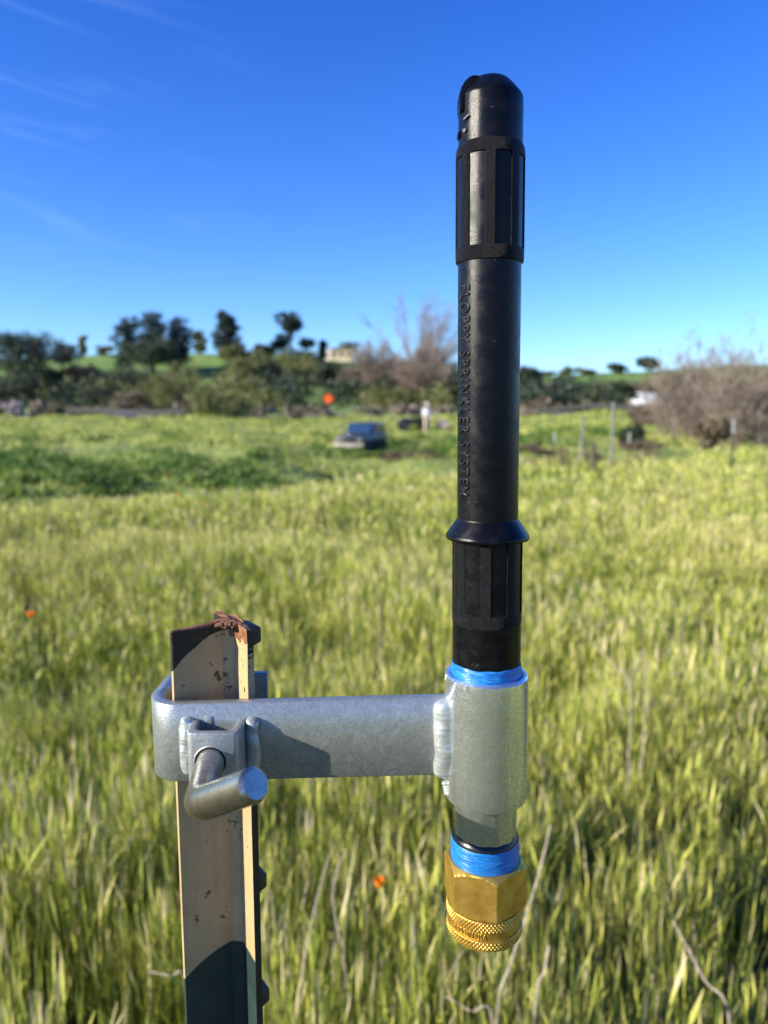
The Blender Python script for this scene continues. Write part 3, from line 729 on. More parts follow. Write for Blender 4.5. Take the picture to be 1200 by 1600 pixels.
hg = random.Random(11)
def scrub(name, mat, n, label, seed, sizes, zones):
    L = []
    for i in range(n):
        pxa, pxb, ya, yb = zones[hg.randrange(len(zones))]
        px = hg.uniform(pxa, pxb); Y = hg.uniform(ya, yb); x = (px-600)/F*Y
        w_ = hg.uniform(*sizes); h_ = w_*hg.uniform(.6, 1.0); L.append((x, Y, gz(x, Y)+h_*.6, w_, w_, h_))
    o = link(name, crown_np(L, 210, .42, seed, mat, name, .2)); tag(o, label, 'scrub', kind='stuff')
scrub('dark_scrub', M_oak, 165, 'dense dark evergreen scrub covering the shaded lower slopes of the hill', 21, (1.2, 2.6), [(-60, 250, 84, 125), (-60, 200, 80, 110), (520, 720, 95, 150), (820, 1240, 90, 150), (820, 1000, 72, 110), (330, 560, 100, 140), (430, 600, 78, 100)])
scrub('olive_scrub', M_olive, 160, 'paler olive scrub between the evergreens on the hillside', 22, (1.0, 2.3), [(560, 720, 72, 110), (40, 260, 75, 110), (350, 560, 110, 150), (820, 1240, 72, 120), (560, 720, 72, 100), (200, 420, 74, 110), (440, 495, 150, 168)])
L = []
for i in range(26):
    px = hg.choice([hg.uniform(825, 1015), hg.uniform(825, 1015), hg.uniform(610, 705)]); Y = hg.uniform(24.5, 27.5) if px > 800 else hg.uniform(27, 36)
    x = (px-600)/F*Y; w_ = hg.uniform(.25, .6); L.append((x, Y, gz(x, Y)+.1, w_, w_, w_*.5))
M_redbrush = leaf_mat('reddish_brush', [(0, (.05, .03, .02)), (.6, (.13, .08, .055)), (1, (.26, .18, .12))], .1)
o = link('gully_brush', crown_np(L, 300, .09, 9, M_redbrush, 'gully_brush')); tag(o, 'reddish brown dead brush lining the gully right and left of the sprinkler', 'brush', kind='stuff')
L = []
for i in range(30):
    px = hg.uniform(825, 1010) if i % 2 else hg.uniform(600, 710); Y = hg.uniform(29, 40); x = (px-600)/F*Y; w_ = hg.uniform(.4, .9); L.append((x, Y, gz(x, Y)+.12, w_, w_, w_*.5))
o = link('gully_weeds', crown_np(L, 330, .1, 10, M_weed, 'gully_weeds')); tag(o, 'dark green weeds behind the dead brush of the gully', 'weeds', kind='stuff')
scrub('roadside_scrub', M_brownleaf, 110, 'low dark brown scrub in a ragged band along the road', 23, (.4, .8), [(-60, 760, 66, 70), (-60, 320, 64.5, 68), (820, 1100, 66, 70)])
for (px, top, base, Y, w, m, lab) in [(1018, 632, 668, 50, 70, M_brownleaf, 'low brush hiding the lower half of the white cars')]:
    tree('undergrowth_shrub', 'shrub', lab, px, top, base, Y, w, 'shrub', m, 'undergrowth at the thicket', 500, size=0.18)
tree('undergrowth_shrub', 'shrub', 'dark low shrub in the gully right of the taller pale pole', 984, 652, 694, 29, 56, 'shrub', M_oak, 'undergrowth at the thicket', 500, size=0.12)
# ------------------------------------------------------------------ distant things
M_white = simple('white_paint', (0.78, 0.76, 0.72), 0.5); M_cream = simple('cream_stucco', (0.62, 0.52, 0.33), 0.8, 0, 1.0, 0.08)
M_roof = simple('brown_roof', (0.28, 0.2, 0.14), 0.8, 0, 2, 0.2); M_glassd = simple('dark_glass', (0.02, 0.03, 0.04), 0.08)
hx = P(532, 558, 172); hz0 = gz(hx.x, 172)
house = empty('house', (hx.x, 172, hz0-.3), 'pale cream house on the ridge left of the bare tree', 'house')
hh_ = zp(547, 172)-hz0+.3
mb = MB(); mb.box((0.4, 0, hh_/2), (5.2, 5.5, hh_)); mb.build('wall', M_cream, house)
mb = MB(); mb.prism([(-2.5, hh_), (3.3, hh_), (0.4, hh_+.45)], 6.2, 'y', -3.1); mb.build('roof', M_roof, house)
for dx in (-1.3, 0.4, 2.1):
    mb = MB(); mb.box((dx, -2.76, hh_*.62), (.9, .06, .8)); mb.build('window', M_glassd, house)
mb = MB(); mb.box((-3.0, -0.4, hh_*.52), (1.5, 4, hh_*1.05)); mb.build('garage', M_white, house)

# orange road work sign
M_orange = simple('orange_sign', (0.95, 0.13, 0.015), 0.5); M_pole = simple('grey_metal', (0.16, 0.155, 0.14), 0.6, 0.2)
p = P(513, 640, 55.8); z0 = gz(p.x, 55.8)
zs = zp(623, 55.8)
sg = empty('road_sign', (p.x, 55.8, z0), 'orange diamond road work sign on a stand beside the road', 'sign')
mb = MB(); s_ = 0.40; mb.prism([(-s_, zs-z0), (0, zs-z0-s_), (s_, zs-z0), (0, zs-z0+s_)], 0.03, 'y', -0.03); mb.build('sign_panel', M_orange, sg)
mb = MB(); mb.tube([(0, 0.03, 0), (0, 0.03, zs-z0+.2)], .03, 8); mb.tube([(-.4, -.3, .02), (.4, .3, .02)], .025, 6); mb.tube([(-.4, .3, .05), (.4, -.3, .05)], .025, 6); mb.build('stand', M_pole, sg)

# guard rails
def rail(pxa, pxb, Y, h, label, dz=0):
    xa, xb = (pxa-600)/F*Y, (pxb-600)/F*Y
    root = empty('guard_rail', ((xa+xb)/2, Y, gz((xa+xb)/2, Y)), label, 'guard rail', 'guard rails along the road')
    lx, n = xb-xa, max(2, int((xb-xa)/2.5)); base = root.location.z
    top = []; mb = MB()
    pr = [(-.04, -.15), (0, -.1), (-.04, -.02), (0, 0.0), (-.04, .02), (0, .1), (-.04, .15)]
    for i in range(n+1):
        x_ = -lx/2+lx*i/n; zz = gz(xa+lx*i/n, Y)-base
        for (dy, dz_) in pr: top.append((x_, dy-.06, zz+h-.16+dz_))
        pb = MB(); pb.box((x_, 0, zz+h/2-.1), (.1, .1, h+.1)); pb.build('post', M_pole, root)
    k = len(pr); f = [(i*k+j, i*k+j+1, (i+1)*k+j+1, (i+1)*k+j) for i in range(n) for j in range(k-1)]
    link('rail', mesh_py('rail', top, f, M_pole, True), root)
rail(815, 1030, 56.2, .75, 'grey guard rail right of the sprinkler in front of the road')
rail(110, 290, 56.2, .65, 'grey guard rail on the left in front of the olive willow')

# vehicle in the gully
M_vblue = simple('dark_blue_paint', (0.012, 0.025, 0.07), 0.25); M_vgrey = simple('dark_grey_hood_paint', (0.045, 0.048, 0.055), 0.35)
M_vglass = simple('windshield_glass', (0.02, 0.05, 0.11), 0.08); M_tyre = simple('tyre_rubber', (0.012, 0.012, 0.012), 0.8); M_chrome = simple('chrome', (0.75, 0.74, 0.72), 0.12, 0.9)
M_bump = simple('pale_bumper', (0.32, 0.29, 0.23), 0.5)
def wheel(root, x, y, r_, w_):
    mb = MB(); n = 24; prof = [(r_*.62, -w_/2), (r_*.95, -w_/2), (r_, -w_*.3), (r_, w_*.3), (r_*.95, w_/2), (r_*.62, w_/2)]
    v = []; f = []
    for i in range(n):
        a = 6.2832*i/n
        for (q, yy) in prof: v.append((x+q*math.cos(a), y+yy, r_+q*math.sin(a)))
    k = len(prof)
    for i in range(n):
        for j in range(k): f.append((i*k+j, i*k+(j+1) % k, ((i+1) % n)*k+(j+1) % k, ((i+1) % n)*k+j))
    mb.add(v, f); wh = mb.build('wheel', M_tyre, root, smooth=True)
    mb = MB(); mb.tube([(x, y-w_*.36, r_), (x, y+w_*.36, r_)], r_*.6, 16); rm = mb.build('rim', M_pole, wh, smooth=True)
YJ = 35.0; jx = P(566, 706, YJ).x
car = empty('offroad_vehicle', (jx, YJ, gz(jx, YJ)+0.02), 'dark blue vehicle with grey hood and pale front bumper parked in the gully', 'vehicle', rz=R(70))
# local: front towards -x, which the rotation turns to face the camera and a little left
mb = MB(); mb.prism([(-1.75, .55), (-1.75, .92), (-1.62, 1.02), (-.45, 1.10), (1.75, 1.12), (1.8, .5), (1.35, .42), (-1.35, .42)], 1.56, 'y', -.78); mb.build('body', M_vgrey, car, bevel=.05)
mb = MB(); mb.prism([(-.48, 1.10), (-.12, 1.68), (1.62, 1.70), (1.74, 1.11)], 1.44, 'y', -.72); cabin = mb.build('cabin', M_vblue, car, bevel=.05)
mb = MB(); mb.prism([(-.50, 1.14), (-.475, 1.14), (-.155, 1.62), (-.18, 1.62)], 1.26, 'y', -.63); mb.build('windshield', M_vglass, car)
for s_ in (-1, 1):
    mb = MB(); mb.prism([(-.28, 1.16), (-.04, 1.60), (1.5, 1.61), (1.6, 1.17)], .02, 'y', s_*.735-.01); mb.build('side_window', M_vglass, car)
    mb = MB(); mb.tube([(-1.79, s_*.56, .80), (-1.70, s_*.56, .80)], .105, 16); mb.build('headlight', M_chrome, car, smooth=True)
    mb = MB(); mb.box((-.3, s_*.88, 1.2), (.1, .16, .14)); mb.build('mirror', M_vblue, car, bevel=.02)
    for x_ in (-1.12, 1.15): wheel(car, x_, s_*.72, .37, .24)
mb = MB(); mb.box((-1.86, 0, .52), (.14, 1.64, .2)); mb.build('bumper', M_bump, car, bevel=.03)
mb = MB()
for i in range(7): mb.box((-1.765, -.3+.1*i, .78), (.03, .05, .22))
mb.build('grille', M_tyre, car)
# small dark quad bike near the person
M_vdark = simple('dark_fender', (0.02, 0.02, 0.024), 0.3)
YQ = 46.0; qx = P(645, 676, YQ).x
q = empty('quad_bike', (qx, YQ, gz(qx, YQ)+.02), 'small low dark vehicle standing beside the person in white', 'vehicle', rz=R(12))
mb = MB(); mb.prism([(-.85, .45), (-.8, .72), (-.3, .78), (-.1, .68), (.5, .72), (.85, .7), (.9, .5), (.3, .35), (-.5, .35)], .5, 'y', -.25); mb.build('body', M_vdark, q, bevel=.04)
mb = MB(); mb.box((.25, 0, .80), (.7, .3, .12)); mb.build('seat', M_tyre, q, bevel=.04)
mb = MB(); mb.tube([(-.35, -.4, 1.0), (-.3, -.1, 1.0), (-.38, 0, .8), (-.3, .1, 1.0), (-.35, .4, 1.0)], .02, 6); mb.build('handlebar', M_pole, q)
for x_ in (-.62, .65):
    for s_ in (-1, 1): wheel(q, x_, s_*.42, .28, .22)
car.scale = (.9, .9, .82); car.location.z -= .12
for s_ in (-1, 1):
    mb = MB(); mb.tube([(-.9, s_*.16, .62), (-.84, s_*.16, .62)], .08, 14); mb.build('headlight', M_chrome, q, smooth=True)

# person in white
def skin_person():
    M_skin = simple('skin', (0.45, 0.27, 0.19), 0.6); M_top = simple('white_cotton', (0.80, 0.79, 0.75), 0.8); M_tr = simple('cream_trousers', (0.62, 0.50, 0.37), 0.8); M_hair = simple('pale_cap', (0.72, 0.72, 0.68), 0.8)
    Yp = 44.5; x = P(667, 676, Yp).x
    root = empty('person', (x, Yp, gz(x, Yp)), 'person in a loose white top and cream trousers standing by the road', 'person', rz=R(20))
    S = [((0, 0, .92), .15), ((0, 0, 1.08), .145), ((0, 0, 1.28), .17), ((0, 0, 1.42), .13), ((0, 0, 1.50), .058), ((0, -.01, 1.58), .085), ((0, -.015, 1.67), .095),
         ((-.10, 0, .86), .10), ((-.12, -.03, .50), .065), ((-.13, 0, .12), .045), ((-.13, -.12, .05), .04),
         ((.10, 0, .86), .10), ((.12, .03, .50), .065), ((.13, .05, .12), .045), ((.13, -.07, .05), .04),
         ((-.19, 0, 1.40), .065), ((-.25, .02, 1.13), .045), ((-.22, -.1, .90), .032), ((-.21, -.13, .83), .035),
         ((.19, 0, 1.40), .065), ((.27, -.02, 1.15), .045), ((.20, -.20, 1.06), .032), ((.15, -.25, 1.05), .035)]
    E = [(0,1),(1,2),(2,3),(3,4),(4,5),(5,6),(0,7),(7,8),(8,9),(9,10),(0,11),(11,12),(12,13),(13,14),(3,15),(15,16),(16,17),(17,18),(3,19),(19,20),(20,21),(21,22)]
    def skin(nm, idx, grow, mat, sub=2):
        me = bpy.data.meshes.new(nm); mp_ = {k: i for i, k in enumerate(idx)}
        me.from_pydata([S[k][0] for k in idx], [(mp_[a], mp_[b]) for a, b in E if a in mp_ and b in mp_], [])
        o = bpy.data.objects.new(nm, me); COL.objects.link(o)
        m_ = o.modifiers.new('s', 'SKIN'); m_.use_smooth_shade = True; o.modifiers.new('u', 'SUBSURF').render_levels = sub; o.modifiers['u'].levels = sub
        for i, k in enumerate(idx):
            sv = me.skin_vertices[0].data[i]; sv.radius = (S[k][1]*grow, S[k][1]*grow*.85); sv.use_root = (i == 0)
        dg = bpy.context.evaluated_depsgraph_get(); dg.update(); m2_ = bpy.data.meshes.new_from_object(o.evaluated_get(dg))
        bpy.data.objects.remove(o); m2_.materials.clear(); m2_.materials.append(mat)
        return link(nm, m2_, root)
    skin('body', list(range(len(S))), 1.0, M_skin)
    skin('shirt', [0, 1, 2, 3, 15, 16, 17, 19, 20, 21], 1.28, M_top)
    skin('trousers', [0, 7, 8, 9, 11, 12, 13], 1.22, M_tr)
    mb = MB(); pts = []; 
    for i in range(5):
        a = i/4*1.45; pts.append(((0, -.015, 1.665+.12*math.sin(a)), max(.012, .118*math.cos(a))))
    mb.tube([Vector((0, -.02, 1.64))]+[Vector(p_[0]) for p_ in pts], [.15]+[p_[1] for p_ in pts], 16); mb.build('hat', M_hair, root, smooth=True)
    mb = MB(); mb.tube([(0, -.11, 1.63), (0, -.13, 1.61)], [.012, .018], 6); mb.build('nose', M_skin, root, smooth=True)
skin_person()

# posts, poles and the white-tipped fence posts on the right
M_tip = simple('weathered_white_paint', (0.45, 0.44, 0.40), 0.7); M_dkpost = simple('dark_weathered_wood', (0.10, 0.07, 0.045), 0.9, 0, 8, 0.4); M_pale = simple('pale_pole', (0.17, 0.165, 0.14), 0.7); M_tgreen = simple('rusty_green_post', (0.10, 0.085, 0.05), 0.8)
def pole(name, label, px, top, base, Y, rad, mat, group, tip=None, lean=0):
    x = P(px, base, Y).x; z0 = gz(x, Y); h = zp(top, Y)-z0
    root = empty(name, (x, Y, z0-.1), label, 'post', group)
    t_ = tip or 0
    mb = MB(); hh2 = h+.1-t_
    if tip:        # T section
        mb.prism([(-.022, -.004), (.022, -.004), (.022, 0), (.003, 0), (.003, .03), (-.003, .03), (-.003, 0), (-.022, 0)], hh2, 'z', 0)
        for i in range(int(hh2/.06)): mb.box((0, -.008, .05+i*.06), (.012, .008, .012))
        mb.build('shaft', mat, root)
        mb = MB(); mb.prism([(-.024, -.006), (.024, -.006), (.024, .002), (.005, .002), (.005, .032), (-.005, .032), (-.005, .002), (-.024, .002)], t_, 'z', hh2); mb.build('painted_tip', M_tip, root)
    else:
        mb.tube([(0, 0, 0), (lean*.5, 0, hh2*.5), (lean, 0, hh2)], [rad*1.1, rad, rad*.95], 10); mb.build('shaft', mat, root, smooth=True)
        mb = MB(); mb.tube([(lean, 0, hh2), (lean, 0, hh2+.03)], [rad*1.05, rad*.8], 10); mb.build('cap', mat, root, smooth=True)
pole('pole', 'left one of the two pale upright poles right of the sprinkler', 909, 650, 706, 24, .05, M_pale, 'pale poles')
pole('pole', 'taller right one of the two pale upright poles', 956, 630, 706, 24, .055, M_pale, 'pale poles')
pole('wooden_post', 'short leaning dark wooden post in the grass between the two pale poles', 928, 694, 745, 15, .055, M_dkpost, None, None, -.05)
pole('fence_post', 'white-tipped thin post nearest the sprinkler on its right', 865, 676, 738, 17, .02, M_tgreen, 'white-tipped fence posts', .22)
pole('fence_post', 'white-tipped thin post right of the two pale poles', 981, 676, 735, 17.5, .02, M_tgreen, 'white-tipped fence posts', .24)
pole('fence_post', 'white-tipped thin post in front of the bare thicket', 1141, 655, 742, 14, .02, M_tgreen, 'white-tipped fence posts', .27)
# two white cars on the road beyond the thicket
M_carw = simple('white_car_paint', (0.55, 0.55, 0.54), 0.25)
def sedan(px, Y, label, rz):
    x = P(px, 640, Y).x; z0 = gz(x, Y)+.1
    root = empty('parked_car', (x, Y, z0), label, 'car', 'white cars on the road', rz)
    mb = MB(); mb.prism([(-2.1, .35), (-2.15, .7), (-1.2, .86), (1.5, .9), (2.15, .82), (2.15, .38)], 1.7, 'y', -.85); mb.build('body', M_carw, root, bevel=.06)
    mb = MB(); mb.prism([(-1.1, .86), (-.45, 1.38), (.8, 1.4), (1.5, .89)], 1.5, 'y', -.75); mb.build('cabin', M_carw, root, bevel=.06)
    for s_ in (-1, 1):
        mb = MB(); mb.prism([(-.92, .92), (-.42, 1.32), (.75, 1.33), (1.3, .93)], .02, 'y', s_*.76-.01); mb.build('side_window', M_glassd, root)
        for x_ in (-1.3, 1.3): wheel(root, x_, s_*.78, .33, .2)
sedan(1010, 60, 'white car seen through brush between the poles and the thicket', R(84))
sedan(1052, 61, 'white car mostly hidden by the left end of the thicket', R(96))

# ------------------------------------------------------------------ poppies and dry stalks
def poppy(px, py, Y, h, label, size=.014):
    p = P(px, py, Y); z0 = gz(p.x, Y)
    root = empty('poppy', (p.x, Y, z0), label, 'flower', 'orange poppies')
    H = p.z-z0
    mb = MB(); mb.tube([(0.02, 0, 0), (0.005, 0, H*.5), (0, 0, H)], [.0016, .0014, .001], 5); mb.build('stem', M_stem, root, smooth=True)
    for k in range(4):
        a = k*math.pi/2+.4; v = []; f = []; nr, na = 5, 5
        for i in range(nr):
            t_ = i/(nr-1)
            for j in range(na):
                s_ = (j/(na-1)-.5)*1.7; rr_ = size*(.12+.9*math.sin(t_*1.45)); 
                v.append((rr_*math.cos(a+s_)*.85, rr_*math.sin(a+s_)*.85, H+size*1.5*t_*t_+.002))
        for i in range(nr-1):
            for j in range(na-1): f.append((i*na+j, i*na+j+1, (i+1)*na+j+1, (i+1)*na+j))
        me = mesh_py('petal', v, f, M_petal, True); at = me.attributes.new('rnd', 'FLOAT', 'POINT'); at.data.foreach_set('value', [k*.3]*len(v))
        link('petal', me, root)
poppy(592, 1388, 1.45, .4, 'bright orange poppy low in the grass left of the brass connector', .0125)
poppy(48, 966, 3.0, .4, 'orange poppy in the grass near the left edge of the field', .017)
poppy(277, 776, 7.5, .3, 'far orange poppy at the left field edge, left one of two', .018)
poppy(322, 790, 7.0, .3, 'far orange poppy at the left field edge, right one of two', .016)
poppy(262, 742, 9.3, .3, 'tiny farthest orange poppy at the crest of the field', .016)
def stalk(pts, label, r0=.0022):
    P3 = [P(a_, b_, c_*(.87 if c_ < 1.6 else .93)) for a_, b_, c_ in pts]; b = P3[0]; zg = gz(b.x, b.y)
    root = empty('dry_stalk', (b.x, b.y, zg), label, 'stalk', 'dry grass stalks')
    full = [Vector((b.x, b.y, zg-.01))]+P3; sm = []
    for i in range(len(full)-1):
        for k in range(5):
            t_ = k/5; p0 = full[max(i-1, 0)]; p1 = full[i]; p2 = full[i+1]; p3 = full[min(i+2, len(full)-1)]
            sm.append(.5*((2*p1)+(p2-p0)*t_+(2*p0-5*p1+4*p2-p3)*t_*t_+(3*p1-p0-3*p2+p3)*t_**3))
    sm.append(full[-1])
    lo = [p-root.location for p in sm]; n = len(lo)
    mb = MB(); mb.tube(lo, [r0*(1-.5*i/n) for i in range(n)], 6); mb.build('stem', M_stalk, root, smooth=True)
stalk([(545, 1560, 1.45), (520, 1400, 1.5), (542, 1325, 1.52)], 'dry bent stalk left of the brass connector, curving right at its tip', .0019)
stalk([(462, 1620, 1.4), (485, 1450, 1.45), (515, 1335, 1.5)], 'dry stalk right of the green foot of the steel post')
stalk([(775, 1600, 1.30), (800, 1500, 1.3), (838, 1380, 1.32), (860, 1290, 1.35)], 'long pale stalk rising to the right of the brass connector', .0026)
stalk([(836, 1575, 1.35), (850, 1520, 1.35), (858, 1478, 1.36)], 'short thick pale stalk below and right of the brass connector', .003)
stalk([(1140, 1600, 1.35), (1100, 1530, 1.4), (1052, 1440, 1.5)], 'dry stalk leaning left near the lower right corner')
stalk([(770, 1598, 1.35), (735, 1580, 1.37), (695, 1556, 1.4)], 'nearly flat dry stalk at the bottom middle')
stalk([(290, 1540, 1.5), (265, 1525, 1.5), (232, 1518, 1.52)], 'short flat dry stalk left of the steel post')
stalk([(590, 900, 3.6), (540, 935, 3.5), (505, 965, 3.4)], 'pale bent stalk in the field above the flat bar')
stalk([(985, 1090, 2.4), (960, 1040, 2.5), (920, 1000, 2.6)], 'broken pale stalk in the field right of the galvanised coupling')
stalk([(640+370, 1030, 2.5), (985, 1060, 2.45), (965, 1085, 2.4)], 'second broken pale stalk crossing the other one right of the coupling')

# ------------------------------------------------------------------ foreground: steel post
JX, JY = -0.0671, 0.3112; TH = 0.003; al = R(36)
wd = Vector((-math.cos(al), -math.sin(al), 0)); fd = Vector((math.sin(al), -math.cos(al), 0))    # along the web, along the near half of the flange
J = Vector((JX, JY, 0)); out = -wd
def pt(a, b): q_ = J+wd*a+fd*b; return (q_.x, q_.y)
web, half = 0.0262, 0.0172
poly = [pt(0, half), pt(-TH, half), pt(-TH, -half), pt(0, -half), pt(0, -TH*.5), pt(web, -TH*.35), pt(web, TH*.35), pt(.004, TH*.5), pt(0, TH*1.6)]
post = empty('steel_fence_post', (JX, JY, 0), 'weathered steel T-post with cream painted top, rusty end and dark green lower part', 'fence post')
# stacked rings so the rim can be ragged and slightly bent
zs_ = [-0.2, 0.6, 1.0, 1.15, 1.2, 1.25, 1.3] + [POST_TOP_Z-.02, POST_TOP_Z-.006, POST_TOP_Z]
dense = []
npv = len(poly)
for i in range(npv):
    a_, b_ = Vector(poly[i]), Vector(poly[(i+1) % npv]); n_ = max(1, int((b_-a_).length/.0016))
    for k in range(n_): dense.append(a_.lerp(b_, k/n_))
v = []; f = []; nd = len(dense)
for zi, z in enumerate(zs_):
    for d in dense:
        zz = z; xx, yy = d.x, d.y
        if zi >= len(zs_)-1:
            nn = mnoise.noise(Vector((xx*260, yy*260, 3))); zz += nn*.0011+.0018*math.exp(-((xx-JX)**2+(yy-JY)**2)/.00006)
        if zi >= len(zs_)-3:
            xx += mnoise.noise(Vector((xx*90, yy*90, z*60)))*.0006; yy += mnoise.noise(Vector((xx*80, yy*95, z*50+9)))*.0006
        v.append((xx, yy, zz))
for i in range(len(zs_)-1):
    for k in range(nd): f.append((i*nd+k, i*nd+(k+1) % nd, (i+1)*nd+(k+1) % nd, (i+1)*nd+k))
f.append(tuple(range((len(zs_)-1)*nd, len(zs_)*nd)))
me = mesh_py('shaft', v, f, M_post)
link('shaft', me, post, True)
# studs on the outer face of the flange
for i in range(26):
    z = POST_TOP_Z - .0068 - i*0.0583
    if z < .05: break
    c = J+out*(TH+.0002); 
    mb = MB()
    prof = [(-.0060, 0), (-.0034, .0090), (.0034, .0090), (.0060, 0)]       # side view: height, stand-off
    vv = []
    for s_ in (-1, 1):
        for (dz_, so) in prof:
            w_ = .0068 if so == 0 else .0062
            q_ = c+out*so+fd*(s_*w_); vv.append((q_.x, q_.y, z+dz_))
    mb.add(vv, [(0,1,2,3), (7,6,5,4), (0,4,5,1), (1,5,6,2), (2,6,7,3), (3,7,4,0)])
    mb.build('stud', M_darkmetal, post, bevel=.0008, wc=True)
# mushroomed, torn rusty burr on top of the joint
mb = MB(); v = []; f = []; na, nr = 40, 9
for i in range(nr):
    ph = -math.pi/2+math.pi*i/(nr-1)
    for k in range(na):
        a_ = k/na*6.2832; q_ = Vector((math.cos(ph)*math.cos(a_), math.cos(ph)*math.sin(a_), math.sin(ph)))
        lump = 1+.40*mnoise.noise(q_*1.7+Vector((4, 1, 0)))+.14*mnoise.noise(q_*6)+.10*mnoise.noise(q_*19)
        v.append((JX+.0004+q_.x*.0062*lump, JY-.0035+q_.y*.0052*lump, POST_TOP_Z-.0001+q_.z*.0011*lump+.0008*mnoise.noise(q_*6+Vector((9, 9, 0)))))
for i in range(nr-1):
    for k in range(na): f.append((i*na+k, i*na+(k+1) % na, (i+1)*na+(k+1) % na, (i+1)*na+k))
mb.add(v, f)
o = mb.build('rusty_burr', M_rust, post, wc=True); o['label'] = 'torn rusty burr on the hammered post top'

# ------------------------------------------------------------------ foreground: bracket
A0, A1 = P(766.3, 240, .29), P(759.0, 1150, .29)
def axis(z):
    t_ = (z-A0.z)/(A1.z-A0.z); return Vector((A0.x+(A1.x-A0.x)*t_, .29, z))
def zy(py): return zp(py, .29)
def rad_at(py, half): 
    z = zy(py); zc = zc_of((0, .29, z)); return half*zc/F
def ring_mesh(rows, angs):
    """rows: list of (z, rfunc or r)"""
    v = []; f = []; n = len(angs)
    for (z, r_) in rows:
        c = axis(z)
        for a in angs:
            rr_ = r_(a, z) if callable(r_) else r_
            v.append((c.x+rr_*math.sin(a), c.y-rr_*math.cos(a), z))
    for i in range(len(rows)-1):
        for k in range(n): f.append((i*n+k, i*n+(k+1) % n, (i+1)*n+(k+1) % n, (i+1)*n+k))
    return v, f
def lathe(name, prof, mat, parent, n=96, caps=(False, False), angle=32):
    """prof: (py, half width px) from top to bottom at the silhouette"""
    angs = [2*math.pi*k/n for k in range(n)]
    rows = [(zy(p_), rad_at(p_, h_)) for p_, h_ in prof]
    v, f = ring_mesh(rows, angs)
    if caps[0]: f.append(tuple(range(n)))
    if caps[1]: f.append(tuple(range((len(rows)-1)*n, len(rows)*n)))
    me = mesh_py(name, v, f, mat, True, angle)
    return link(name, me, parent, True)

br = empty('mounting_bracket', (axis(zy(1150)).x, .29, zy(1270)), 'galvanised steel bracket with flat bar hooked round the post and welded coupling', 'bracket')
TB = .0048; YB = .29; SEP = .0400
tilt = R(1.6)
ztop_r = P(690, 1090, YB-TB/2).z; xr = P(690, 1090, YB).x
def bz(x): return ztop_r + (x-xr)*math.tan(tilt)
HB = .0335
xl = P(241, 1150, YB+SEP/2).x + TB/2 + .0028; xe = P(419, 1075, YB+SEP).x
path = [(axis(ztop_r).x-.010, YB)]
rc = .0120
for x_ in np.linspace(.02, xl+rc, 8): path.append((float(x_), YB))
for k in range(1, 9):
    a_ = k/8*math.pi/2; path.append((xl+rc-rc*math.sin(a_), YB+rc-rc*math.cos(a_)))
for k in range(0, 9):
    a_ = k/8*math.pi/2; path.append((xl+rc-rc*math.cos(a_), YB+SEP-rc+rc*math.sin(a_)))
for x_ in np.linspace(xl+rc+.005, xe, 4): path.append((float(x_), YB+SEP))
v = []; npth = len(path)
# rounded rectangular section: (offset across thickness, height)
e_ = .0005
sec = [(-TB/2, -e_), (-TB/2+e_, 0), (TB/2-e_, 0), (TB/2, -e_), (TB/2, -HB+e_), (TB/2-e_, -HB), (-TB/2+e_, -HB), (-TB/2, -HB+e_)]
for i, (x_, y_) in enumerate(path):
    a_ = Vector(path[max(i-1, 0)]); b_ = Vector(path[min(i+1, npth-1)]); t_ = (b_-a_).normalized(); nrm = Vector((-t_.y, t_.x))*-1
    for (o_, hh2) in sec:
        v.append((x_+nrm.x*o_, y_+nrm.y*o_, bz(x_)+hh2-(.0025 if i > npth-4 else 0)))
k8 = len(sec); f = [(i*k8+k, i*k8+(k+1) % k8, (i+1)*k8+(k+1) % k8, (i+1)*k8+k) for i in range(npth-1) for k in range(k8)]
f += [tuple(range(k8)), tuple((npth-1)*k8+k for k in range(k8))]
link('flat_bar', mesh_py('flat_bar', v, f, M_bar, True, 50), br, True)
# clamp boss: a small U channel open at the top
FB = YB-TB/2
hz_t = CAMH-.1250; hz_b = CAMH-.1470
yf = .2735
xL, xR = P(291, 1180, yf).x, P(372, 1180, yf).x
tb = .0034
outer = [(xL-.0006, FB), (xL-.0004, yf+.004), (xL+.0004, yf+.001), (xL+.002, yf), (xR-.002, yf), (xR-.0003, yf+.0008), (xR+.0004, yf+.003), (xR+.0012, FB)]
inner = [(xR+.0012-tb, FB), (xR-.0028, yf+.006), (xR-.0036, yf+.0042), (xR-.005, yf+tb), (xL+.005, yf+tb), (xL+.0036, yf+.0042), (xL+.0028, yf+.006), (xL-.0006+tb*.8, FB)]
mb = MB(); mb.prism(outer+inner, hz_t-hz_b, 'z', hz_b); boss = mb.build('clamp_boss', M_boss, br, bevel=.0007, wc=True, angle=50)
# weld beads
def bead(name, pts, rx, seed, mat=M_weld, lump=.35, parent=br, scale=230):
    mb = MB(); P3 = [Vector(p_) for p_ in pts]; full = []; rr_ = []
    M_ = 48
    for i in range(M_+1):
        t_ = i/M_*(len(P3)-1); k = min(int(t_), len(P3)-2); q_ = P3[k].lerp(P3[k+1], t_-k); full.append(q_)
        e2 = min(1, math.sqrt(max(0, 1-(2*i/M_-1)**8))+.12); rr_.append(rx*e2*(1+.025*math.sin(i*1.3+2*math.sin(i*.7))))
    mb.tube(full, rr_, 20)
    mb.v = [tuple(Vector(p_)+Vector((mnoise.noise(Vector(p_)*scale+Vector((seed, 0, 0))), mnoise.noise(Vector(p_)*scale+Vector((0, seed, 5))), .4*mnoise.noise(Vector(p_)*scale+Vector((3, 0, seed)))))*rx*lump*.8) for p_ in mb.v]
    return mb.build(name, mat, parent, smooth=True, wc=True, angle=80)
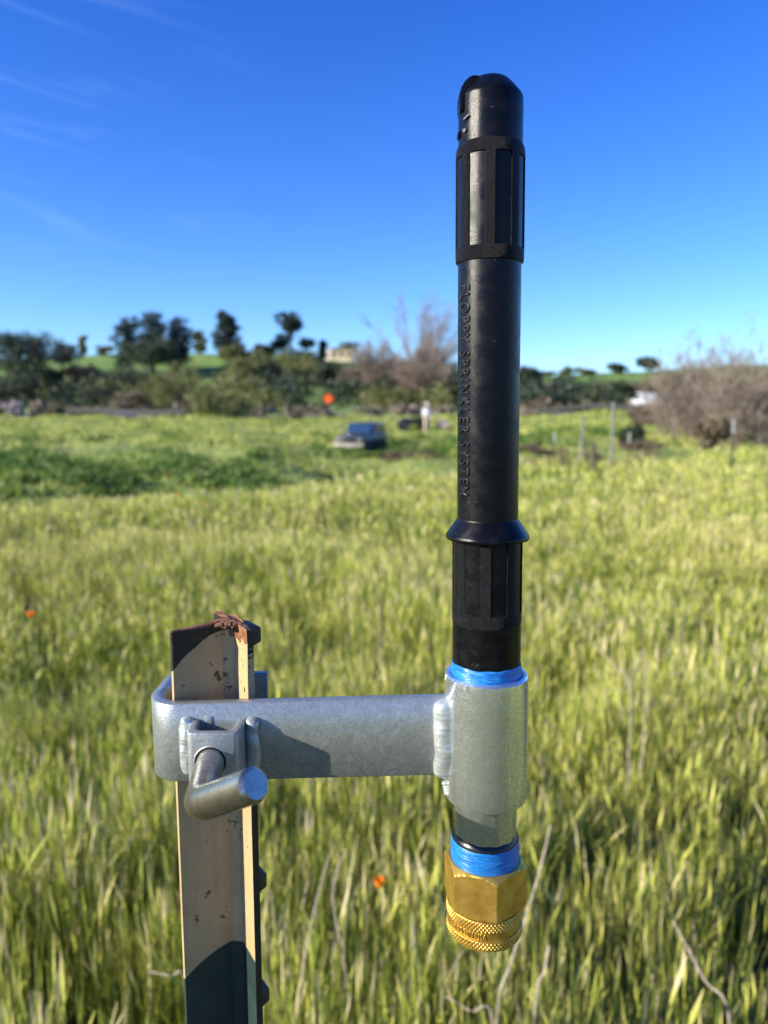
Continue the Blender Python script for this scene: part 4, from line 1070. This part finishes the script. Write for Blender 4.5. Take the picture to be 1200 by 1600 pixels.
bead('weld_bead', [(xL-.0026, FB-.0008, hz_t+.0012), (xL-.0032, FB-.0022, (hz_t+hz_b)/2), (xL-.002, FB-.002, hz_b-.001)], .0032, 1)
bead('weld_bead', [(xR+.0034, FB-.0010, hz_t+.0012), (xR+.0040, FB-.0018, (hz_t+hz_b)/2), (xR+.0036, FB-.001, hz_b+.001)], .0030, 2, M_boss)
ax = axis(zy(1150))
rcup = rad_at(1150, 64.5)
bead('weld_bead', [(ax.x-rcup+.0002, FB-.0004, bz(.02)+.0003), (ax.x-rcup+.0005, FB-.0016, bz(.02)-HB*.5), (ax.x-rcup+.0002, FB-.0004, bz(.02)-HB-.0002)], .0045, 3, M_weld, .4, br, 120)
bead('weld_bead', [(ax.x-rcup+.001, .2885, bz(.02)+.0068), (ax.x-rcup+.0012, .288, bz(.02)+.0100)], .0014, 5, M_weld, .5)
bead('weld_bead', [(ax.x-rcup+.0006, .2865, bz(.02)-HB-.0020), (ax.x-rcup+.0012, .286, bz(.02)-HB-.0075)], .0017, 6, M_weld, .5)
# stamped mark on the bar above the boss: small raised rectangle
mb = MB(); mx_ = P(326, 1128, FB); mb.box((mx_.x, FB-.0001, mx_.z), (.0030, .0007, .0052)); mb.build('stamped_mark', M_boss, br, bevel=.0002, wc=True)
# hole collar and L shaped clamping screw
hole = PZ(329, 1190, zc_of((0, yf, CAMH-.1365)))
elbow = PZ(312, 1257, .2340); endp = PZ(396, 1227, .2160)
d1 = (elbow-hole).normalized(); d2 = (endp-elbow).normalized()
rr = .0053; br_ = .0058
pts = [hole-d1*.012]
c0 = elbow-d1*br_; c1 = elbow+d2*br_
pts += [hole.lerp(c0, k/6) for k in range(0, 6)]
for k in range(0, 11):
    t_ = k/10; pts.append(c0*(1-t_)**2+elbow*2*t_*(1-t_)+c1*t_**2)
pts += [c1.lerp(endp, k/6) for k in range(1, 7)]
rads = [rr]*len(pts); pts.append(endp+d2*.0012); rads.append(rr*.80)
mb = MB(); mb.tube(pts, rads, 40)
hd = mb.build('screw_handle', M_steel, br, smooth=True, wc=True, angle=40); hd['label'] = 'bent bare steel rod handle of the clamping screw'
mb = MB(); n_ = 40; v = []; f = []
a1 = Vector((1, 0, 0)); hc = Vector((hole.x, yf, hole.z-.0002))
for (ra, yo) in ((.0060, .0006), (.0060, -.00005), (.0064, -.0002), (.0074, .0004)):
    for k in range(n_):
        a_ = 6.2832*k/n_; v.append((hc.x+ra*math.cos(a_), hc.y+yo, hc.z+ra*math.sin(a_)))
for i in range(3):
    for k in range(n_): f.append((i*n_+k, i*n_+(k+1) % n_, (i+1)*n_+(k+1) % n_, (i+1)*n_+k))
mb.add(v, f); mb.build('hole_collar', M_boss, br, smooth=True, wc=True)
mb = MB(); mb.tube([(hc.x, yf-.0001, hc.z), (hc.x, yf+.0007, hc.z)], .0061, 40); mb.build('hole', M_seal_hole, br, smooth=True, wc=True)  # plain black disc put in for the dark inside the hole

# coupling and nipple
cpl = lathe('pipe_coupling', [(1064, 54.5), (1052, 55.5), (1049.5, 58), (1050, 62), (1052.5, 64.2), (1060, 65), (1100, 65), (1150, 65), (1200, 64.3), (1235, 63.6), (1239, 62.8), (1241, 58), (1238, 49)], M_galv, br, 120)
angs = [2*math.pi*k/120 for k in range(120)]
def octr(z, base):
    def fn(a, zz):
        s_ = 2*math.pi/12; d_ = ((a+R(1)+s_/2) % s_)-s_/2; return base*min(1.0, math.cos(s_/2)*1.02/math.cos(d_))
    return fn
rows = [(zy(1236), octr(0, rad_at(1240, 48.6))), (zy(1300), octr(0, rad_at(1300, 48.2))), (zy(1303), octr(0, rad_at(1303, 47.6))), (zy(1304), octr(0, rad_at(1303, 44)))]
v, f = ring_mesh(rows, angs); link('nipple', mesh_py('nipple', v, f, M_nip, True, 8), br, True)

# ------------------------------------------------------------------ foreground: sprinkler
spk = empty('sprinkler', (axis(zy(1060)).x, .29, zy(1060)), 'long black plastic sprinkler standing upright in the galvanised coupling', 'sprinkler')
def panels(n_ang, centers, half, z0, z1, rec, base):
    """radius function with sunk rectangular panels"""
    def fn(a, z):
        r_ = base(z)
        if z1 <= z <= z0:
            for c in centers:
                d_ = (a-c+math.pi) % (2*math.pi)-math.pi
                if abs(d_) <= half: return r_-rec
        return r_
    return fn
def grip(name, prof, centers, half, py0, py1, rec, mat, parent):
    A = set()
    for k in range(96): A.add(round(2*math.pi*k/96, 5))
    for c in centers:
        for d_ in (-half-R(2.2), -half-R(1.9), -half, half, half+R(1.9), half+R(2.2)): A.add(round((c+d_) % (2*math.pi), 5))
    A = sorted(A)
    zs0, zs1 = zy(py0), zy(py1)
    pz = [(zy(p_), rad_at(p_, h_)) for p_, h_ in prof]
    ZZ = sorted(set([q_[0] for q_ in pz]+[zs0+.0003, zs0, zs1, zs1-.0003]), reverse=True)
    px_ = [q_[0] for q_ in pz][::-1]; pr_ = [q_[1] for q_ in pz][::-1]
    base = lambda z: float(np.interp(z, px_, pr_))
    fn = panels(0, centers, half+1e-4, zs0+1e-7, zs1-1e-7, rec, base)
    v, f = ring_mesh([(z, fn) for z in ZZ], A)
    me = mesh_py(name, v, f, mat, True, 28); me.materials.append(M_black)
    for p_ in me.polygons:                       # the sunk panels are smooth, the frame round them grained
        ins = True
        for i_ in p_.vertices:
            co = me.vertices[i_].co; c = axis(co.z); r_ = math.hypot(co.x-c.x, co.y-c.y)
            if r_ > base(co.z)-rec*.5: ins = False
        if ins: p_.material_index = 1
    return link(name, me, parent, True)
CEN = [R(-30+46*k) if False else R(-30+45*k) for k in range(8)]
CEN = [c % (2*math.pi) for c in CEN]
# head
lathe('head', [(120.5, .5), (121.2, 12), (122.8, 19.5), (126, 26.5), (131, 32), (137, 37.2), (144, 42.6), (151.5, 48.2), (156, 50.0), (159, 50.3), (176, 50.4), (200, 50.2), (232, 49.8), (240, 49)], M_black, spk, 96, (True, False), 26)
# side lug of the head
lug = [(716.5, 180), (715.5, 166), (716, 154), (719, 143), (725, 133), (732, 126), (740, 124), (749, 125.5), (747, 131), (741, 133), (737, 138), (731, 147), (725, 158), (724, 180)]
mb = MB(); mb.prism([(P(a_, b_, .288).x, P(a_, b_, .288).z) for a_, b_ in lug], .0085, 'y', .2838); mb.build('side_lug', M_black, spk, bevel=.0007, wc=True)
mb = MB(); q_ = P(717.2, 212, .288); mb.box((q_.x, .2885, q_.z), (.0012, .004, .0022)); mb.build('side_nub', M_black, spk, bevel=.0004, wc=True)
# little moulded ticks on the head
for (a_, b_, w_, h_, ro) in ((729, 183, .0024, .0004, .45), (726, 204, .0012, .0011, 0)):
    q0 = P(a_, b_, .29); rr_ = rad_at(b_, 50.3); dx = q0.x-axis(q0.z).x; yv = .29-math.sqrt(max(rr_**2-dx**2, 0))
    q_ = P(a_, b_, yv); mb = MB(); mb.box((0, 0, 0), (w_, .0008, h_)); 
    mb.v = [tuple(Matrix.Rotation(R(-38), 3, 'Z') @ (Matrix.Rotation(-ro, 3, 'Y') @ Vector(v_)) + q_) for v_ in mb.v]
    mb.build('moulded_tick', M_black, spk, wc=True)
grip('upper_grip', [(230, 49.8), (233.5, 52.2), (238, 53.4), (245, 53.9), (395, 53.3), (405, 53.2), (410, 52.9), (412.5, 51.5), (413.5, 48.6)], CEN, R(13.6), 252, 391, .0006, M_blackg, spk)
lathe('tube', [(408, 49.3), (420, 49.2), (500, 48.8), (600, 48.1), (700, 47.7), (780, 47.3), (815, 47.2)], M_black, spk, 96)
lathe('flange', [(808, 46.9), (810.5, 47.6), (812, 48.6), (833, 63.6), (836, 65.0), (838.5, 65.2), (840.5, 64), (841, 60), (840.5, 50)], M_black, spk, 96, angle=40)
CEN2 = [(c+R(-2)) % (2*math.pi) for c in CEN]
grip('lower_grip', [(838, 54.3), (845, 54.4), (960, 53.9), (966, 53.9), (969, 53.7), (970.5, 52.9)], CEN2, R(13), 838.5, 950, .0005, M_blackg, spk)
lathe('lower_body', [(968, 53.2), (1000, 53.0), (1034, 52.8), (1075, 52.4)], M_black, spk, 96)
# threads wrapped in blue tape
tp1 = lathe('thread_tape', [(1031.5, 53.2), (1032, 54.0), (1036, 54.5), (1038.5, 53.9), (1041, 55.0), (1044, 54.4), (1047, 55.6), (1050, 55.0), (1053, 56.2), (1060, 55.8)], M_tape, spk, 96, angle=60)
lathe('black_ring', [(1296, 48), (1300, 51.3), (1303, 52.3), (1310, 52.5), (1313, 51)], M_seal_hole, spk, 96)
lathe('inner_pipe', [(1240, 47.4), (1310, 47)], M_seal_hole, spk, 48)

# raised lettering down the tube
def text_mesh(txt, space=1.25):
    cu = bpy.data.curves.new('lettering', 'FONT'); cu.body = txt; cu.size = 1; cu.space_character = space; cu.extrude = 0.0; cu.resolution_u = 3
    cu.offset = 0.006
    o = bpy.data.objects.new('lettering_tmp', cu); COL.objects.link(o)
    dg = bpy.context.evaluated_depsgraph_get(); dg.update(); me = bpy.data.meshes.new_from_object(o.evaluated_get(dg))
    bpy.data.objects.remove(o); bpy.data.curves.remove(cu)
    bm = bmesh.new(); bm.from_mesh(me); bmesh.ops.remove_doubles(bm, verts=bm.verts, dist=1e-5)
    bmesh.ops.subdivide_edges(bm, edges=[e for e in bm.edges if e.calc_length() > .18], cuts=2)
    bmesh.ops.triangulate(bm, faces=bm.faces)
    ret = bmesh.ops.extrude_face_region(bm, geom=list(bm.faces))
    for e in ret['geom']:
        if isinstance(e, bmesh.types.BMVert): e.co.z = 1.0
    bm.to_mesh(me); bm.free(); return me
me = text_mesh('FLOPPY SPRINKLER SYSTEM', 1.3)
xs_ = [v_.co.x for v_ in me.vertices]; ys_ = [v_.co.y for v_ in me.vertices]; x0_, x1_ = min(xs_), max(xs_); y1_ = max(ys_)
za, zb = zy(450), zy(771)
for v_ in me.vertices:
    t_ = (v_.co.x-x0_)/(x1_-x0_); z = za+(zb-za)*t_
    py_ = 450+(771-450)*t_; rb_ = rad_at(py_, 49.15-1.9*(py_-420)/360)
    a_ = R(-69)+(v_.co.y/y1_)*R(25)
    r_ = rb_-.0002+v_.co.z*.0007; c = axis(z)
    v_.co = (c.x+r_*math.sin(a_), c.y-r_*math.cos(a_), z)
bm = bmesh.new(); bm.from_mesh(me); bmesh.ops.recalc_face_normals(bm, faces=bm.faces); bm.to_mesh(me); bm.free()
me.materials.clear(); me.materials.append(black_plastic('worn_black_lettering', .1, (0.014, 0.014, 0.016), 0.36))
link('lettering', me, spk, True)

def wrinkle(o, amp, seed):
    zmin = min(v_.co.z for v_ in o.data.vertices)
    for v_ in o.data.vertices:
        c = axis(v_.co.z); d = Vector((v_.co.x-c.x, v_.co.y-c.y, 0)); a_ = math.atan2(d.y, d.x)
        n_ = mnoise.noise(Vector((math.cos(a_)*5+seed, math.sin(a_)*5, v_.co.z*900)))+.5*mnoise.noise(Vector((math.cos(a_)*16, math.sin(a_)*16+seed, v_.co.z*2500)))
        v_.co += d.normalized()*n_*amp; v_.co.z += amp*2.2*mnoise.noise(Vector((math.cos(a_)*2.5, math.sin(a_)*2.5+seed, 3+v_.co.z*200)))
# ------------------------------------------------------------------ foreground: brass connector
bc = empty('brass_connector', (axis(zy(1440)).x, .29, zy(1445)), 'brass hose connector with hex collar and knurled ring below the coupling', 'hose connector')
def hexf(base_c, zt, cham_top, zb, cham_bot):
    """corner radius base_c; cut by chamfer cones at both ends"""
    def fn(a, z):
        s_ = math.pi/3; d_ = ((a-R(8.5)) % s_)-s_/2; hexr = base_c*math.cos(s_/2)/math.cos(d_)
        lim = min(cham_top+(zt-z)*1.5, cham_bot+(z-zb)*2.2)
        return min(hexr, lim)
    return fn
nA = 240; angs = [2*math.pi*k/nA for k in range(nA)]
zt, zb = zy(1337), zy(1402); Rc = rad_at(1375, 65.5)
hf = hexf(Rc, zt, rad_at(1337, 55.5), zb, rad_at(1400, 57.5))
rows = [(zy(1345), rad_at(1345, 51)), (zt+.0001, rad_at(1337, 53.2))]+[(zt+(zb-zt)*k/36, hf) for k in range(37)]
v, f = ring_mesh(rows, angs); link('hex_nut', mesh_py('hex_nut', v, f, M_brass, True, 18), bc, True)
nK = 384; kang = [2*math.pi*k/nK for k in range(nK)]
def knurl(name, py0, py1, half):
    zt_, zb_ = zy(py0), zy(py1); M_ = 18; rows = [(zt_+.0004, rad_at(py0, half-5)), (zt_+.0002, rad_at(py0, half-1.2))]
    b_ = rad_at((py0+py1)/2, half)
    def fn(a, z):
        u_ = a*64/(2*math.pi); w_ = (z-zt_)/(b_*2*math.pi/64)*.8
        d1_ = abs(((u_+w_) % 1)-.5)*2; d2_ = abs(((u_-w_) % 1)-.5)*2
        edge = min(1, (zt_-z)/.0003, (z-zb_)/.0003); edge = max(0, edge)
        return b_-.00035+min(d1_, d2_)*.00062*edge
    for k in range(M_+1): rows.append((zt_+(zb_-zt_)*k/M_, fn))
    rows += [(zb_-.0002, rad_at(py1, half-1.2)), (zb_-.0004, rad_at(py1, half-6))]
    v, f = ring_mesh(rows, kang); return link(name, mesh_py(name, v, f, M_brass, True, 30), bc, True)
knurl('knurled_ring', 1404, 1419, 58.6)
lathe('collar_groove', [(1417, 55.6), (1434, 55.4)], M_brass, bc, 96)
knurl('knurled_ring', 1433, 1446, 58.4)
lathe('socket', [(1446, 56), (1448, 50), (1446, 44), (1425, 43)], M_brass, bc, 96)
tp2 = lathe('thread_tape', [(1303, 51.4), (1305, 52.9), (1310, 53.3), (1314, 52.2), (1318, 53.4), (1321, 53.4), (1324, 52.3), (1328, 53.5), (1331, 53.5), (1334, 52.4), (1338, 53.4), (1346, 52.8)], M_tape, bc, 96, angle=60)
wrinkle(tp1, .00018, 1); wrinkle(tp2, .00010, 5)
me = text_mesh('MADE IN USA', 1.15)
xs_ = [v_.co.x for v_ in me.vertices]; ys_ = [v_.co.y for v_ in me.vertices]; x0_, x1_ = min(xs_), max(xs_); y1_ = max(ys_)
zt_, zb_ = zy(1421.5), zy(1430.5); rb_ = rad_at(1426, 55.5)
for v_ in me.vertices:
    t_ = (v_.co.x-x0_)/(x1_-x0_); a_ = R(-62)+t_*R(58); z = zb_+(zt_-zb_)*(v_.co.y/y1_); r_ = rb_-.0001+v_.co.z*.0004; c = axis(z)
    v_.co = (c.x+r_*math.sin(a_), c.y-r_*math.cos(a_), z)
bm = bmesh.new(); bm.from_mesh(me); bmesh.ops.recalc_face_normals(bm, faces=bm.faces); bm.to_mesh(me); bm.free()
me.materials.clear(); me.materials.append(M_brass)
link('lettering', me, bc, True)
